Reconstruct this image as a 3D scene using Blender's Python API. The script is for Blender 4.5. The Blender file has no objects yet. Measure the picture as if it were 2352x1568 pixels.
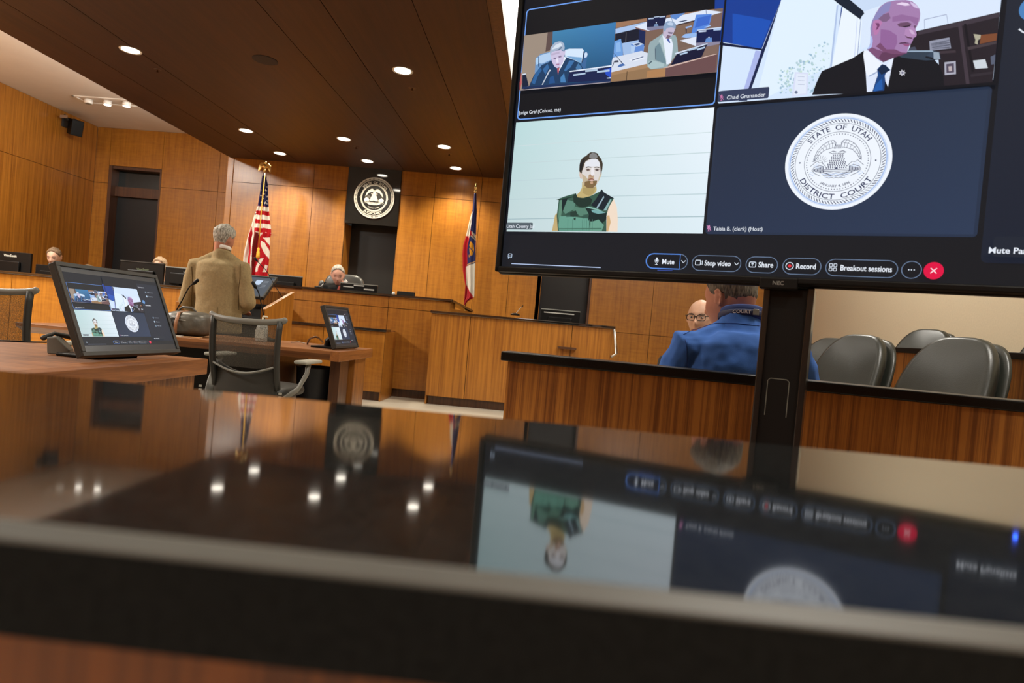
import bpy, bmesh, math, random
from mathutils import Vector, Matrix, noise
from mathutils.geometry import tessellate_polygon
random.seed(7)
C = bpy.context.scene.collection
PI = math.pi

# ------------------------------------------------------------------ camera
FPX = 1500.0                       # focal length in pixels of a 2352 wide frame
ROLL = math.radians(5.06)
YAW = -math.atan(74.6 / FPX)
PITCH = -math.atan(29.0 / FPX)
HC = 1.02                          # eye height
FWD = Vector((math.sin(YAW) * math.cos(PITCH), math.cos(YAW) * math.cos(PITCH), math.sin(PITCH)))
RGT = Vector((math.cos(YAW), -math.sin(YAW), 0))
UPV = RGT.cross(FWD)
cam_data = bpy.data.cameras.new('camera')
cam = bpy.data.objects.new('camera', cam_data)
C.objects.link(cam)
cr, sr = math.cos(ROLL), math.sin(ROLL)
cx_ = RGT * cr + UPV * sr          # image right
cy_ = UPV * cr - RGT * sr          # image up
cam.matrix_world = Matrix(((cx_.x, cy_.x, -FWD.x, 0), (cx_.y, cy_.y, -FWD.y, 0), (cx_.z, cy_.z, -FWD.z, HC), (0, 0, 0, 1)))
cam_data.sensor_width = 36.0
cam_data.lens = 36.0 * FPX / 2352.0
cam_data.clip_start = 0.02
cam_data.dof.use_dof = True
cam_data.dof.focus_distance = 3.0
cam_data.dof.aperture_fstop = 4.6
bpy.context.scene.camera = cam

# ------------------------------------------------------------------ world, exposure
w = bpy.data.worlds.new('world'); bpy.context.scene.world = w
w.use_nodes = True
w.node_tree.nodes['Background'].inputs[0].default_value = (0.9, 0.85, 0.75, 1)
w.node_tree.nodes['Background'].inputs[1].default_value = 0.02
sc = bpy.context.scene
sc.view_settings.view_transform = 'Standard'
sc.view_settings.look = 'None'
sc.view_settings.exposure = 0.0
sc.view_settings.gamma = 1.0
sc.view_settings.use_curve_mapping = False
try:
    sc.cycles.use_denoising = True
    sc.cycles.max_bounces = 6; sc.cycles.diffuse_bounces = 4; sc.cycles.glossy_bounces = 3; sc.cycles.use_adaptive_sampling = True; sc.cycles.adaptive_threshold = 0.03
    sc.cycles.sample_clamp_indirect = 4.0
    sc.cycles.caustics_reflective = False
    sc.cycles.caustics_refractive = False
except Exception:
    pass

CANOPY_Z = 3.36
CEIL_Z = 3.98
SPOT_W = 150.0
def area_lamp(name, loc, sx, sy, power, col, rot=(0, 0, 0)):
    l = bpy.data.lights.new(name, 'AREA'); l.shape = 'RECTANGLE'; l.size = sx; l.size_y = sy
    l.energy = power; l.color = col
    o = bpy.data.objects.new(name, l); C.objects.link(o); o.location = loc; o.rotation_euler = rot
    return o
WARM = (1.0, 0.86, 0.66)
# fill light from unseen panels added to the ceiling (their lenses are built further down at the same places)
FILL_PANELS = [(2.1, 2.6), (2.1, 6.4), (-7.0, 2.2), (-7.0, 6.2), (1.2, -1.4), (-3.0, -2.0)]
for tx, ty in FILL_PANELS:
    area_lamp('troffer_light', (tx, ty, CEIL_Z - 0.03), 0.55, 1.15, 85.0 if tx > 0 else (300.0 if tx < -6 else 110.0), (1.0, 0.95, 0.86))
# unseen uplights added over the floating wood canopy to brighten the white ceiling
for cx, sg in ((-5.22, -1), (-0.60, 1)):
    area_lamp('cove_light', (cx, 4.6, CANOPY_Z + 0.33), 0.12, 10.5, 230.0 if sg < 0 else 130.0, (1.0, 0.96, 0.90), (math.radians(180), math.radians(58 * sg), 0))

# ------------------------------------------------------------------ geometry from the frame
def ray(px, py):
    dx, dy = px - 1176.0, py - 784.0
    u = dx * cr + dy * sr
    v = -dx * sr + dy * cr
    return FWD * FPX + RGT * u - UPV * v
def P(px, py, Y):                   # point on the vertical plane y = Y
    d = ray(px, py); return Vector((0, 0, HC)) + d * (Y / d.y)
def G(px, py, Z):                   # point on the horizontal plane z = Z
    d = ray(px, py); return Vector((0, 0, HC)) + d * ((Z - HC) / d.z)
def PX(px, py, X):                  # point on the side plane x = X
    d = ray(px, py); return Vector((0, 0, HC)) + d * (X / d.x)

# ------------------------------------------------------------------ colours and materials
def lin(c):
    return tuple(((x / 255.0) / 12.92 if x / 255.0 <= 0.04045 else ((x / 255.0 + 0.055) / 1.055) ** 2.4) for x in c)
MATS = {}
def mat(name, col, rough=0.5, metal=0.0, spec=0.5, bump=0.0, bscale=200.0, var=0.0, vscale=6.0, coat=0.0, emis=None, estr=0.0, stretch=(1, 1, 1)):
    if name in MATS: return MATS[name]
    m = bpy.data.materials.new(name); m.use_nodes = True
    nt = m.node_tree; b = nt.nodes['Principled BSDF']
    b.inputs['Base Color'].default_value = (*col, 1)
    b.inputs['Roughness'].default_value = rough
    b.inputs['Metallic'].default_value = metal
    b.inputs['Specular IOR Level'].default_value = spec
    if coat: b.inputs['Coat Weight'].default_value = coat; b.inputs['Coat Roughness'].default_value = 0.08
    if emis: b.inputs['Emission Color'].default_value = (*emis, 1); b.inputs['Emission Strength'].default_value = estr
    g = nt.nodes.new('ShaderNodeNewGeometry')
    mp = nt.nodes.new('ShaderNodeMapping'); mp.inputs['Scale'].default_value = stretch
    nt.links.new(g.outputs['Position'], mp.inputs['Vector'])
    if True:
        n = nt.nodes.new('ShaderNodeTexNoise'); n.inputs['Scale'].default_value = vscale; n.inputs['Detail'].default_value = 4
        nt.links.new(mp.outputs[0], n.inputs['Vector'])
        r = nt.nodes.new('ShaderNodeMapRange'); v = max(var, 0.03)
        r.inputs['To Min'].default_value = 1 - v * 1.6; r.inputs['To Max'].default_value = 1 + v * 1.6
        nt.links.new(n.outputs['Fac'], r.inputs['Value'])
        mx = nt.nodes.new('ShaderNodeMix'); mx.data_type = 'RGBA'; mx.blend_type = 'MULTIPLY'; mx.inputs['Factor'].default_value = 1
        mx.inputs['A'].default_value = (*col, 1)
        nt.links.new(r.outputs[0], mx.inputs['B'])
        nt.links.new(mx.outputs['Result'], b.inputs['Base Color'])
    if bump:
        n2 = nt.nodes.new('ShaderNodeTexNoise'); n2.inputs['Scale'].default_value = bscale; n2.inputs['Detail'].default_value = 3
        nt.links.new(mp.outputs[0], n2.inputs['Vector'])
        bp = nt.nodes.new('ShaderNodeBump'); bp.inputs['Strength'].default_value = bump; bp.inputs['Distance'].default_value = 0.004
        nt.links.new(n2.outputs['Fac'], bp.inputs['Height']); nt.links.new(bp.outputs[0], b.inputs['Normal'])
    MATS[name] = m
    return m
def wood(name, dark, light, sc1=(22, 22, 0.9), figure=0.25, rough=0.38, coat=0.25, fig_scale=(2.2, 2.2, 14), contrast=1.0, panel=0.0):
    if name in MATS: return MATS[name]
    m = bpy.data.materials.new(name); m.use_nodes = True
    nt = m.node_tree; b = nt.nodes['Principled BSDF']; L = nt.links.new
    g = nt.nodes.new('ShaderNodeNewGeometry')
    def tex(scale, ns, detail, dist=0.0):
        mp = nt.nodes.new('ShaderNodeMapping'); mp.inputs['Scale'].default_value = scale
        L(g.outputs['Position'], mp.inputs['Vector'])
        n = nt.nodes.new('ShaderNodeTexNoise'); n.inputs['Scale'].default_value = ns; n.inputs['Detail'].default_value = detail
        n.inputs['Distortion'].default_value = dist
        L(mp.outputs[0], n.inputs['Vector']); return n
    a = tex(sc1, 1.6, 5, 0.2); f = tex(fig_scale, 1.3, 3, 1.6); s = tex(tuple(x * 4 for x in sc1), 2.2, 2); big = tex((0.6, 0.6, 0.35), 1.0, 2)
    ad = nt.nodes.new('ShaderNodeMath'); ad.operation = 'MULTIPLY_ADD'; ad.inputs[1].default_value = figure; L(f.outputs['Fac'], ad.inputs[0])
    sc_ = nt.nodes.new('ShaderNodeMath'); sc_.operation = 'MULTIPLY'; sc_.inputs[1].default_value = (0.75 - figure) ; L(a.outputs['Fac'], sc_.inputs[0])
    L(sc_.outputs[0], ad.inputs[2])
    ad2 = nt.nodes.new('ShaderNodeMath'); ad2.operation = 'MULTIPLY_ADD'; ad2.inputs[1].default_value = 0.25; L(s.outputs['Fac'], ad2.inputs[0]); L(ad.outputs[0], ad2.inputs[2])
    ad3 = nt.nodes.new('ShaderNodeMath'); ad3.operation = 'MULTIPLY_ADD'; ad3.inputs[1].default_value = 0.18; L(big.outputs['Fac'], ad3.inputs[0]); L(ad2.outputs[0], ad3.inputs[2])
    cr_ = nt.nodes.new('ShaderNodeValToRGB'); e = cr_.color_ramp.elements
    mid = 0.585; h = 0.13 / contrast
    e[0].position = max(0, mid - h); e[0].color = (*dark, 1); e[1].position = mid + h; e[1].color = (*light, 1)
    L(ad3.outputs[0], cr_.inputs[0]); L(cr_.outputs[0], b.inputs['Base Color'])
    b.inputs['Roughness'].default_value = rough
    b.inputs['Coat Weight'].default_value = coat; b.inputs['Coat Roughness'].default_value = 0.2
    bp = nt.nodes.new('ShaderNodeBump'); bp.inputs['Strength'].default_value = 0.08; bp.inputs['Distance'].default_value = 0.002
    L(s.outputs['Fac'], bp.inputs['Height']); L(bp.outputs[0], b.inputs['Normal'])
    MATS[name] = m
    return m
def colattr_mat(name, emit, rough=0.35, spec=0.5, strength=1.0):
    if name in MATS: return MATS[name]
    m = bpy.data.materials.new(name); m.use_nodes = True
    nt = m.node_tree; b = nt.nodes['Principled BSDF']
    a = nt.nodes.new('ShaderNodeVertexColor'); a.layer_name = 'col'
    b.inputs['Roughness'].default_value = rough
    b.inputs['Specular IOR Level'].default_value = spec
    if emit:
        b.inputs['Base Color'].default_value = (0.004, 0.004, 0.005, 1)
        nt.links.new(a.outputs[0], b.inputs['Emission Color']); b.inputs['Emission Strength'].default_value = strength
    else:
        nt.links.new(a.outputs[0], b.inputs['Base Color'])
    MATS[name] = m
    return m

# ------------------------------------------------------------------ mesh builder
class MB:
    def __init__(self): self.bm = bmesh.new()
    def box(self, x0, x1, y0, y1, z0, z1, bev=0.0, M=None):
        v = [self.bm.verts.new((x, y, z)) for x in (x0, x1) for y in (y0, y1) for z in (z0, z1)]
        fs = [(0, 1, 3, 2), (4, 6, 7, 5), (0, 4, 5, 1), (2, 3, 7, 6), (0, 2, 6, 4), (1, 5, 7, 3)]
        F = [self.bm.faces.new([v[i] for i in f]) for f in fs]
        if bev:
            E = list({e for f in F for e in f.edges})
            r = bmesh.ops.bevel(self.bm, geom=E, offset=bev, segments=2, profile=0.5, affect='EDGES')
            v = list({q for f in r['faces'] for q in f.verts} | {q for q in v if q.is_valid})
        if M is not None:
            for q in v: q.co = M @ q.co
        return self
    def prism(self, pts, a, b, axis='x', M=None):
        # pts: 2D outline in the two remaining axes, extruded from a to b
        def mk(p, t):
            if axis == 'x': return Vector((t, p[0], p[1]))
            if axis == 'y': return Vector((p[0], t, p[1]))
            return Vector((p[0], p[1], t))
        A = [mk(p, a) for p in pts]; B = [mk(p, b) for p in pts]
        if M is not None: A = [M @ p for p in A]; B = [M @ p for p in B]
        va = [self.bm.verts.new(p) for p in A]; vb = [self.bm.verts.new(p) for p in B]
        n = len(pts)
        for t in tessellate_polygon([[Vector((p[0], p[1], 0)) for p in pts]]):
            self.bm.faces.new([va[i] for i in t]); self.bm.faces.new([vb[i] for i in reversed(t)])
        for i in range(n):
            j = (i + 1) % n
            self.bm.faces.new([va[i], vb[i], vb[j], va[j]])
        return self
    def tube(self, path, rad, seg=10, flat=None, caps=True, close_round=False):
        path = [Vector(p) for p in path]
        if not isinstance(rad, list): rad = [rad] * len(path)
        if close_round:
            d0 = (path[0] - path[1]).normalized(); d1 = (path[-1] - path[-2]).normalized()
            r0, r1 = rad[0], rad[-1]
            m0 = min(r0) if isinstance(r0, tuple) else r0; m1 = min(r1) if isinstance(r1, tuple) else r1
            def scl(r, k): return (r[0] * k, r[1] * k) if isinstance(r, tuple) else r * k
            path = [path[0] + d0 * m0 * 0.95, path[0] + d0 * m0 * 0.7] + path + [path[-1] + d1 * m1 * 0.7, path[-1] + d1 * m1 * 0.95]
            rad = [scl(r0, 0.3), scl(r0, 0.72)] + list(rad) + [scl(r1, 0.72), scl(r1, 0.3)]
        rings = []; up = Vector(flat) if flat is not None else None
        n = len(path); prev = None
        for i, p in enumerate(path):
            t = (path[min(i + 1, n - 1)] - path[max(i - 1, 0)]).normalized()
            if up is not None: a = up
            elif prev is not None: a = prev
            else: a = Vector((0, 0, 1)) if abs(t.z) < 0.9 else Vector((1, 0, 0))
            x = (a - t * a.dot(t))
            if x.length < 1e-5: x = t.orthogonal()
            x.normalize(); y = t.cross(x); prev = x
            r = rad[i]; ra, rb = r if isinstance(r, tuple) else (r, r)
            rings.append([self.bm.verts.new(p + x * ra * math.cos(2 * PI * k / seg) + y * rb * math.sin(2 * PI * k / seg)) for k in range(seg)])
        for i in range(n - 1):
            for k in range(seg):
                l = (k + 1) % seg
                self.bm.faces.new([rings[i][k], rings[i][l], rings[i + 1][l], rings[i + 1][k]])
        if caps:
            self.bm.faces.new(list(reversed(rings[0]))); self.bm.faces.new(rings[-1])
        return self
    def lathe(self, prof, c=(0, 0, 0), seg=24, M=None):
        rings = []
        for r, z in prof:
            ring = []
            for k in range(seg):
                p = Vector((r * math.cos(2 * PI * k / seg), r * math.sin(2 * PI * k / seg), z))
                if M is not None: p = M @ p
                ring.append(self.bm.verts.new(p + Vector(c)))
            rings.append(ring)
        for i in range(len(rings) - 1):
            for k in range(seg):
                l = (k + 1) % seg
                self.bm.faces.new([rings[i][k], rings[i][l], rings[i + 1][l], rings[i + 1][k]])
        self.bm.faces.new(list(reversed(rings[0]))); self.bm.faces.new(rings[-1])
        return self
    def ell(self, c, r, M=None, seg=16, rings=10, e=1.0):
        # ellipsoid / superellipsoid
        c = Vector(c); r = (r, r, r) if not isinstance(r, (tuple, list)) else r
        def s(x): return math.copysign(abs(x) ** e, x)
        rows = []
        for i in range(1, rings):
            a = PI * i / rings - PI / 2
            row = []
            for k in range(seg):
                b = 2 * PI * k / seg
                p = Vector((r[0] * s(math.cos(a)) * s(math.cos(b)), r[1] * s(math.cos(a)) * s(math.sin(b)), r[2] * s(math.sin(a))))
                if M is not None: p = M @ p
                row.append(self.bm.verts.new(c + p))
            rows.append(row)
        bo = Vector((0, 0, -r[2])); to = Vector((0, 0, r[2]))
        if M is not None: bo = M @ bo; to = M @ to
        vb = self.bm.verts.new(c + bo); vt = self.bm.verts.new(c + to)
        for k in range(seg):
            l = (k + 1) % seg
            self.bm.faces.new([vb, rows[0][l], rows[0][k]]); self.bm.faces.new([vt, rows[-1][k], rows[-1][l]])
            for i in range(len(rows) - 1):
                self.bm.faces.new([rows[i][k], rows[i][l], rows[i + 1][l], rows[i + 1][k]])
        return self
    def grid(self, fn, nu, nv, closed_u=False):
        V = [[self.bm.verts.new(fn(i / nu, j / nv)) for i in range(nu + (0 if closed_u else 1))] for j in range(nv + 1)]
        F = []
        for j in range(nv):
            for i in range(nu):
                i2 = (i + 1) % len(V[j])
                F.append(self.bm.faces.new([V[j][i], V[j][i2], V[j + 1][i2], V[j + 1][i]]))
        return F
    def build(self, name, m, parent=None, smooth=False, local=False, bevel=0.0, solid=0.0):
        me = bpy.data.meshes.new(name)
        if parent is not None and not local:
            off = parent_origin(parent)
            for v in self.bm.verts: v.co -= off
        bmesh.ops.recalc_face_normals(self.bm, faces=self.bm.faces[:])
        self.bm.to_mesh(me); self.bm.free()
        if smooth:
            for p in me.polygons: p.use_smooth = True
        for x in (m if isinstance(m, (list, tuple)) else [m]): me.materials.append(x)
        o = bpy.data.objects.new(name, me); C.objects.link(o)
        if parent is not None: o.parent = parent
        if solid:
            md = o.modifiers.new('solid', 'SOLIDIFY'); md.thickness = solid; md.offset = 0
        if bevel:
            md = o.modifiers.new('bevel', 'BEVEL'); md.width = bevel; md.segments = 2; md.limit_method = 'ANGLE'; md.angle_limit = math.radians(50)
        return o
def parent_origin(o):
    v = Vector((0, 0, 0))
    while o is not None:
        v += Vector(o.location); o = o.parent
    return v
def tag(o, label=None, cat=None, group=None, kind=None):
    if label: o['label'] = label
    if cat: o['category'] = cat
    if group: o['group'] = group
    if kind: o['kind'] = kind
    return o
def thing(name, label, cat, loc=(0, 0, 0), rotz=0.0, group=None):
    o = bpy.data.objects.new(name, None); C.objects.link(o)
    o.empty_display_size = 0.05
    o.location = loc; o.rotation_euler = (0, 0, rotz)
    return tag(o, label, cat, group)
def struct(o): o['kind'] = 'structure'; return o
def copy_tree(o, parent=None):
    c = o.copy(); C.objects.link(c); c.parent = parent
    for ch in [x for x in KIDS if x.parent == o]: copy_tree(ch, c)
    return c
KIDS = []
def dup(root, loc, rotz=None, label=None, group=None):
    global KIDS
    KIDS = [x for x in C.objects if x.parent is not None]
    r = copy_tree(root); r.location = loc
    if rotz is not None: r.rotation_euler = (0, 0, rotz)
    if label: r['label'] = label
    if group: r['group'] = group
    return r

# ------------------------------------------------------------------ text outlines
_TX = {}
def text_mesh(s, bold=0.0):
    k = (s, bold)
    if k in _TX: return _TX[k]
    cu = bpy.data.curves.new('lettering', 'FONT'); cu.body = s; cu.size = 1.0; cu.resolution_u = 3; cu.offset = bold
    o = bpy.data.objects.new('lettering', cu); C.objects.link(o)
    dg = bpy.context.evaluated_depsgraph_get(); ev = o.evaluated_get(dg); me = ev.to_mesh()
    V = [(v.co.x, v.co.y) for v in me.vertices]; F = [tuple(p.vertices) for p in me.polygons]
    ev.to_mesh_clear(); bpy.data.objects.remove(o); bpy.data.curves.remove(cu)
    x0 = min((v[0] for v in V), default=0); x1 = max((v[0] for v in V), default=0)
    _TX[k] = ([(x - x0, y) for x, y in V], F, x1 - x0)
    return _TX[k]

# ------------------------------------------------------------------ flat artwork (things shown on screens, emblem)
class Canvas:
    """collects flat coloured polygons in its own 2D coordinates"""
    def __init__(self): self.items = []; self.z = 0; self.T = None
    def up(self): self.z += 1
    def _t(self, p): return self.T(*p) if self.T else p
    def poly(self, pts, col, cols=None, up=True):
        if up: self.z += 1
        q = [self._t(p) for p in pts]
        tri = tessellate_polygon([[Vector((a, b, 0)) for a, b in q]])
        self.items.append((q, [tuple(t) for t in tri], [lin(c) for c in cols] if cols else [lin(col)] * len(q), self.z))
    def quadgrad(self, a, b, c, d, ca, cb, cc, cd, n=8):
        self.z += 1
        V = []; K = []; F = []
        for j in range(n + 1):
            for i in range(n + 1):
                u, v = i / n, j / n
                V.append(self._t(tuple((a[k] * (1 - u) + b[k] * u) * (1 - v) + (d[k] * (1 - u) + c[k] * u) * v for k in (0, 1))))
                K.append(lin(tuple((ca[k] * (1 - u) + cb[k] * u) * (1 - v) + (cd[k] * (1 - u) + cc[k] * u) * v for k in (0, 1, 2))))
        for j in range(n):
            for i in range(n):
                q = j * (n + 1) + i; F.append((q, q + 1, q + n + 2, q + n + 1))
        self.items.append((V, F, K, self.z))
    def rect(self, x0, y0, x1, y1, col, up=True): self.poly([(x0, y0), (x1, y0), (x1, y1), (x0, y1)], col, up=up)
    def rr(self, x0, y0, x1, y1, r, n=6):
        out = []
        for cx, cy, a0 in ((x1 - r, y0 + r, -90), (x1 - r, y1 - r, 0), (x0 + r, y1 - r, 90), (x0 + r, y0 + r, 180)):
            for i in range(n + 1):
                a = math.radians(a0 + 90 * i / n); out.append((cx + r * math.cos(a), cy + r * math.sin(a)))
        return out
    def circ(self, cx, cy, r, n=24, ry=None):
        ry = ry or r
        return [(cx + r * math.cos(2 * PI * i / n), cy + ry * math.sin(2 * PI * i / n)) for i in range(n)]
    def line(self, pts, wd, col, closed=False, up=True):
        if up: self.z += 1
        q = list(pts) + ([pts[0]] if closed else [])
        n = len(q); L_ = []; R_ = []
        for i in range(n):
            if closed: a, b = q[(i - 1) % (n - 1)], q[(i + 1) % (n - 1)] if i < n - 1 else q[1]
            else: a, b = q[max(i - 1, 0)], q[min(i + 1, n - 1)]
            dx, dy = b[0] - a[0], b[1] - a[1]; l = math.hypot(dx, dy) or 1
            nx, ny = -dy / l * wd / 2, dx / l * wd / 2
            L_.append((q[i][0] + nx, q[i][1] + ny)); R_.append((q[i][0] - nx, q[i][1] - ny))
        V = [self._t(p) for p in L_ + R_]; c = lin(col)
        F = [(i, i + 1, n + i + 1, n + i) for i in range(n - 1)]
        self.items.append((V, F, [c] * len(V), self.z))
    def text(self, s, x, y, h, col, bold=0.0, dx=(1, 0), dy=(0, -1), align='l', width=None):
        # h: height of a capital letter; dx, dy: unit directions of reading and of up
        self.z += 1
        V, F, wd = text_mesh(s, bold); k = h / 0.70
        kx = k if width is None else width / wd
        o = 0 if align == 'l' else (-wd / 2 if align == 'c' else -wd)
        Q = [self._t((x + (a + o) * kx * dx[0] + b * k * dy[0], y + (a + o) * kx * dx[1] + b * k * dy[1])) for a, b in V]
        self.items.append((Q, F, [lin(col)] * len(Q), self.z))
    def arctext(self, s, cx, cy, R, h, a_mid, span, col, top=True, bold=0.0, ysign=-1):
        # text bent round a circle; ysign -1 when y grows downwards
        self.z += 1
        V, F, wd = text_mesh(s, bold); k = h / 0.70; Q = []
        for a, b in V:
            t = (a / wd - 0.5) * span
            if top: ang = a_mid - t; rr = R + b * k
            else: ang = a_mid + t; rr = R - b * k
            Q.append(self._t((cx + rr * math.cos(ang), cy + ysign * rr * math.sin(ang))))
        self.items.append((Q, F, [lin(col)] * len(Q), self.z))
    def build(self, name, to3d, m, parent, off=None, step=3e-5, lift=0.0):
        me = bpy.data.meshes.new(name); V = []; F = []; K = []
        base = parent_origin(parent) if parent is not None else Vector((0, 0, 0))
        for q, fs, cols, z in self.items:
            n0 = len(V)
            for p in q: V.append(to3d(p[0], p[1], z * step) - base)
            for f in fs: F.append(tuple(n0 + i for i in f)); K.extend(tuple(x * (1 - lift) + lift for x in cols[i]) for i in f)
        me.from_pydata([tuple(v) for v in V], [], F)
        at = me.color_attributes.new('col', 'FLOAT_COLOR', 'CORNER')
        flat = []
        for c in K: flat.extend((c[0], c[1], c[2], 1.0))
        at.data.foreach_set('color', flat)
        me.materials.append(m)
        o = bpy.data.objects.new(name, me); C.objects.link(o)
        if parent is not None: o.parent = parent
        return o

def draw_seal(cv, cx, cy, R, ink, paper, mid, bottom, full=True, rev=False, ys=-1):
    """round court seal. rev: light figures raised on dark ground"""
    S = lambda x, y: (cx + x * R, cy + ys * y * R)
    def ring(r, wd, col, n=72): cv.line([S(r * math.cos(2 * PI * i / n), r * math.sin(2 * PI * i / n)) for i in range(n)], wd * R, col, closed=True)
    def pl(pts, col): cv.poly([S(*p) for p in pts], col)
    def ln(pts, wd, col): cv.line([S(*p) for p in pts], wd * R, col)
    fig, gnd = (paper, ink) if rev else (ink, paper)
    if not rev:
        cv.poly(cv.circ(cx, cy, R, 72), paper)
        ring(0.93, 0.006, mid); ring(0.905, 0.022, mid); ring(0.80, 0.008, fig)
        n = 92 if full else 60; cv.up()
        for i in range(n):
            a = 2 * PI * i / n; b = a + 0.055; q = 0.022
            cv.poly([S(0.825 * math.cos(a), 0.825 * math.sin(a)), S(0.825 * math.cos(a + q), 0.825 * math.sin(a + q)),
                     S(0.885 * math.cos(b + q), 0.885 * math.sin(b + q)), S(0.885 * math.cos(b), 0.885 * math.sin(b))], fig, up=False)
    else:
        cv.poly(cv.circ(cx, cy, R, 72), ink)
        ring(0.985, 0.05, fig); ring(0.875, 0.02, fig); cv.up()
        for i in range(90):
            a = 2 * PI * i / 90
            cv.line([S(0.87 * math.cos(a), 0.87 * math.sin(a)), S(0.97 * math.cos(a), 0.97 * math.sin(a))], 0.032 * R, fig, up=False)
    ring(0.62, 0.008 if not rev else 0.03, fig)
    if rev: ring(0.67, 0.018, fig)
    cv.up()
    for i in range(68):
        a = 2 * PI * i / 68
        cv.poly(cv.circ(*S(0.575 * math.cos(a), 0.575 * math.sin(a)), 0.011 * R, 6), fig, up=False) if not rev else cv.line([S(0.62 * math.cos(a), 0.62 * math.sin(a)), S(0.67 * math.cos(a), 0.67 * math.sin(a))], 0.03 * R, fig, up=False)
    cv.arctext('STATE  OF  UTAH', cx, cy, 0.665 * R if not rev else 0.705 * R, 0.105 * R, PI / 2, 1.85 if not rev else 1.75, fig, True, 0.012 if not rev else 0.03, ys)
    cv.arctext(bottom, cx, cy, 0.775 * R if not rev else 0.815 * R, 0.105 * R, -PI / 2, (2.15 if len(bottom) > 10 else 1.25), fig, False, 0.012 if not rev else 0.03, ys)
    cv.arctext('JANUARY 4, 1896', cx, cy, 0.53 * R, 0.05 * R, -PI / 2, 1.15, fig, False, 0.01, ys)
    for s in (-1, 1): cv.poly(cv.circ(*S(0.71 * s, 0.0), 0.016 * R, 10), fig)
    # wings
    for s in (-1, 1):
        outer = [(0.05, 0.40), (0.10, 0.45), (0.18, 0.44), (0.30, 0.36), (0.39, 0.24), (0.44, 0.10), (0.45, 0.02)]
        inner = [(0.42, 0.04), (0.36, 0.14), (0.27, 0.24), (0.16, 0.28), (0.06, 0.30)]
        W_ = [(s * x, y) for x, y in outer + inner]
        pl(W_, fig if rev else paper)
        if full or rev:
            ln(W_ + [W_[0]], 0.009, fig if not rev else gnd)
            for t in range(9):
                a = t / 8; i0 = 1 + a * 5; k = int(min(i0, 5)); fr = i0 - k
                o = (outer[k][0] + (outer[min(k + 1, 6)][0] - outer[k][0]) * fr, outer[k][1] + (outer[min(k + 1, 6)][1] - outer[k][1]) * fr)
                j0 = (1 - a) * 4; k2 = int(min(j0, 3)); fr2 = j0 - k2
                q = (inner[k2][0] + (inner[k2 + 1][0] - inner[k2][0]) * fr2, inner[k2][1] + (inner[k2 + 1][1] - inner[k2][1]) * fr2)
                ln([(s * o[0], o[1]), (s * (o[0] * .45 + q[0] * .55 - 0.012), o[1] * .45 + q[1] * .55 + 0.02), (s * q[0], q[1])], 0.007, fig if not rev else gnd)
                if t: ln([(s * (o[0] * .6 + q[0] * .4), o[1] * .6 + q[1] * .4), (s * (lo[0] * .6 + lq[0] * .4), lo[1] * .6 + lq[1] * .4)], 0.006, fig if not rev else gnd)
                lo, lq = o, q
    # eagle body, head
    pl([(-0.06, 0.22), (-0.07, 0.31), (-0.02, 0.37), (0.04, 0.37), (0.08, 0.30), (0.07, 0.21), (0, 0.17)], fig if rev else paper)
    for t in range(-3, 4): ln([(t * 0.02, 0.35), (t * 0.025, 0.27)], 0.009, ink)
    for s in (-1, 1):
        ln([(s * 0.03, 0.20), (s * 0.09, 0.22), (s * 0.16, 0.19), (s * 0.10, 0.165), (s * 0.04, 0.16)], 0.014, ink if not rev else fig)
    # sun, rays
    ln([(-0.32 + 0.05 * math.cos(a * .5), -0.02 + 0.05 * math.sin(a * .5)) for a in range(14)], 0.008, fig)
    for i in range(9):
        a = 0.25 + i * 0.33; ln([(-0.32 + 0.075 * math.cos(a), -0.02 + 0.075 * math.sin(a)), (-0.32 + 0.16 * math.cos(a), -0.02 + 0.16 * math.sin(a))], 0.006, fig)
    # mountains
    for s in (-1, 1):
        pl([(s * 0.50, -0.08), (s * 0.38, 0.02), (s * 0.30, -0.03), (s * 0.22, -0.10), (s * 0.30, -0.2), (s * 0.46, -0.2)], fig if rev else paper)
        ln([(s * 0.50, -0.09), (s * 0.38, 0.02), (s * 0.33, -0.02), (s * 0.28, -0.01), (s * 0.20, -0.10)], 0.009, ink)
        for t in range(5): ln([(s * (0.36 - t * 0.03), -0.02 - 0.02 * t), (s * (0.44 - t * 0.02), -0.10 - 0.01 * t)], 0.005, mid if not rev else ink)
        # drapery / flags each side
        for t in range(8):
            x = 0.24 + t * 0.026
            ln([(s * x, -0.10 - 0.006 * t), (s * (x + 0.012), -0.17), (s * (x - 0.01), -0.25 + 0.008 * t)], 0.011 if t % 2 else 0.017, ink if not rev else (ink if t % 2 else fig))
        ln([(s * 0.24, -0.10), (s * 0.32, -0.075), (s * 0.42, -0.11), (s * 0.46, -0.17), (s * 0.40, -0.24), (s * 0.28, -0.30)], 0.01, ink if not rev else fig)
        ln([(s * 0.40, -0.24), (s * 0.47, -0.21), (s * 0.50, -0.24), (s * 0.42, -0.29)], 0.008, mid if not rev else fig)
    # beehive, in rows of cells
    rows = 9
    hive = [(-0.08, 0.185), (0.08, 0.185), (0.15, 0.02), (0.20, -0.10), (0.21, -0.155), (-0.21, -0.155), (-0.20, -0.10), (-0.15, 0.02)]
    pl(hive, fig if rev else paper)
    cv.up()
    for r_ in range(rows):
        y0 = 0.18 - r_ * 0.037; hw = 0.080 + 0.135 * (r_ / rows) ** 0.8
        n = 6 + r_ // 2
        for k in range(n):
            if True:
                x0 = -hw + 2 * hw * (k + (0.5 if r_ % 2 else 0.0)) / n
                cv.poly([S(x0, y0), S(x0 + hw * 1.15 / n, y0 - 0.004), S(x0 + hw * 1.35 / n, y0 - 0.029), S(x0 + 0.008, y0 - 0.026)], ink, up=False)
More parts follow.
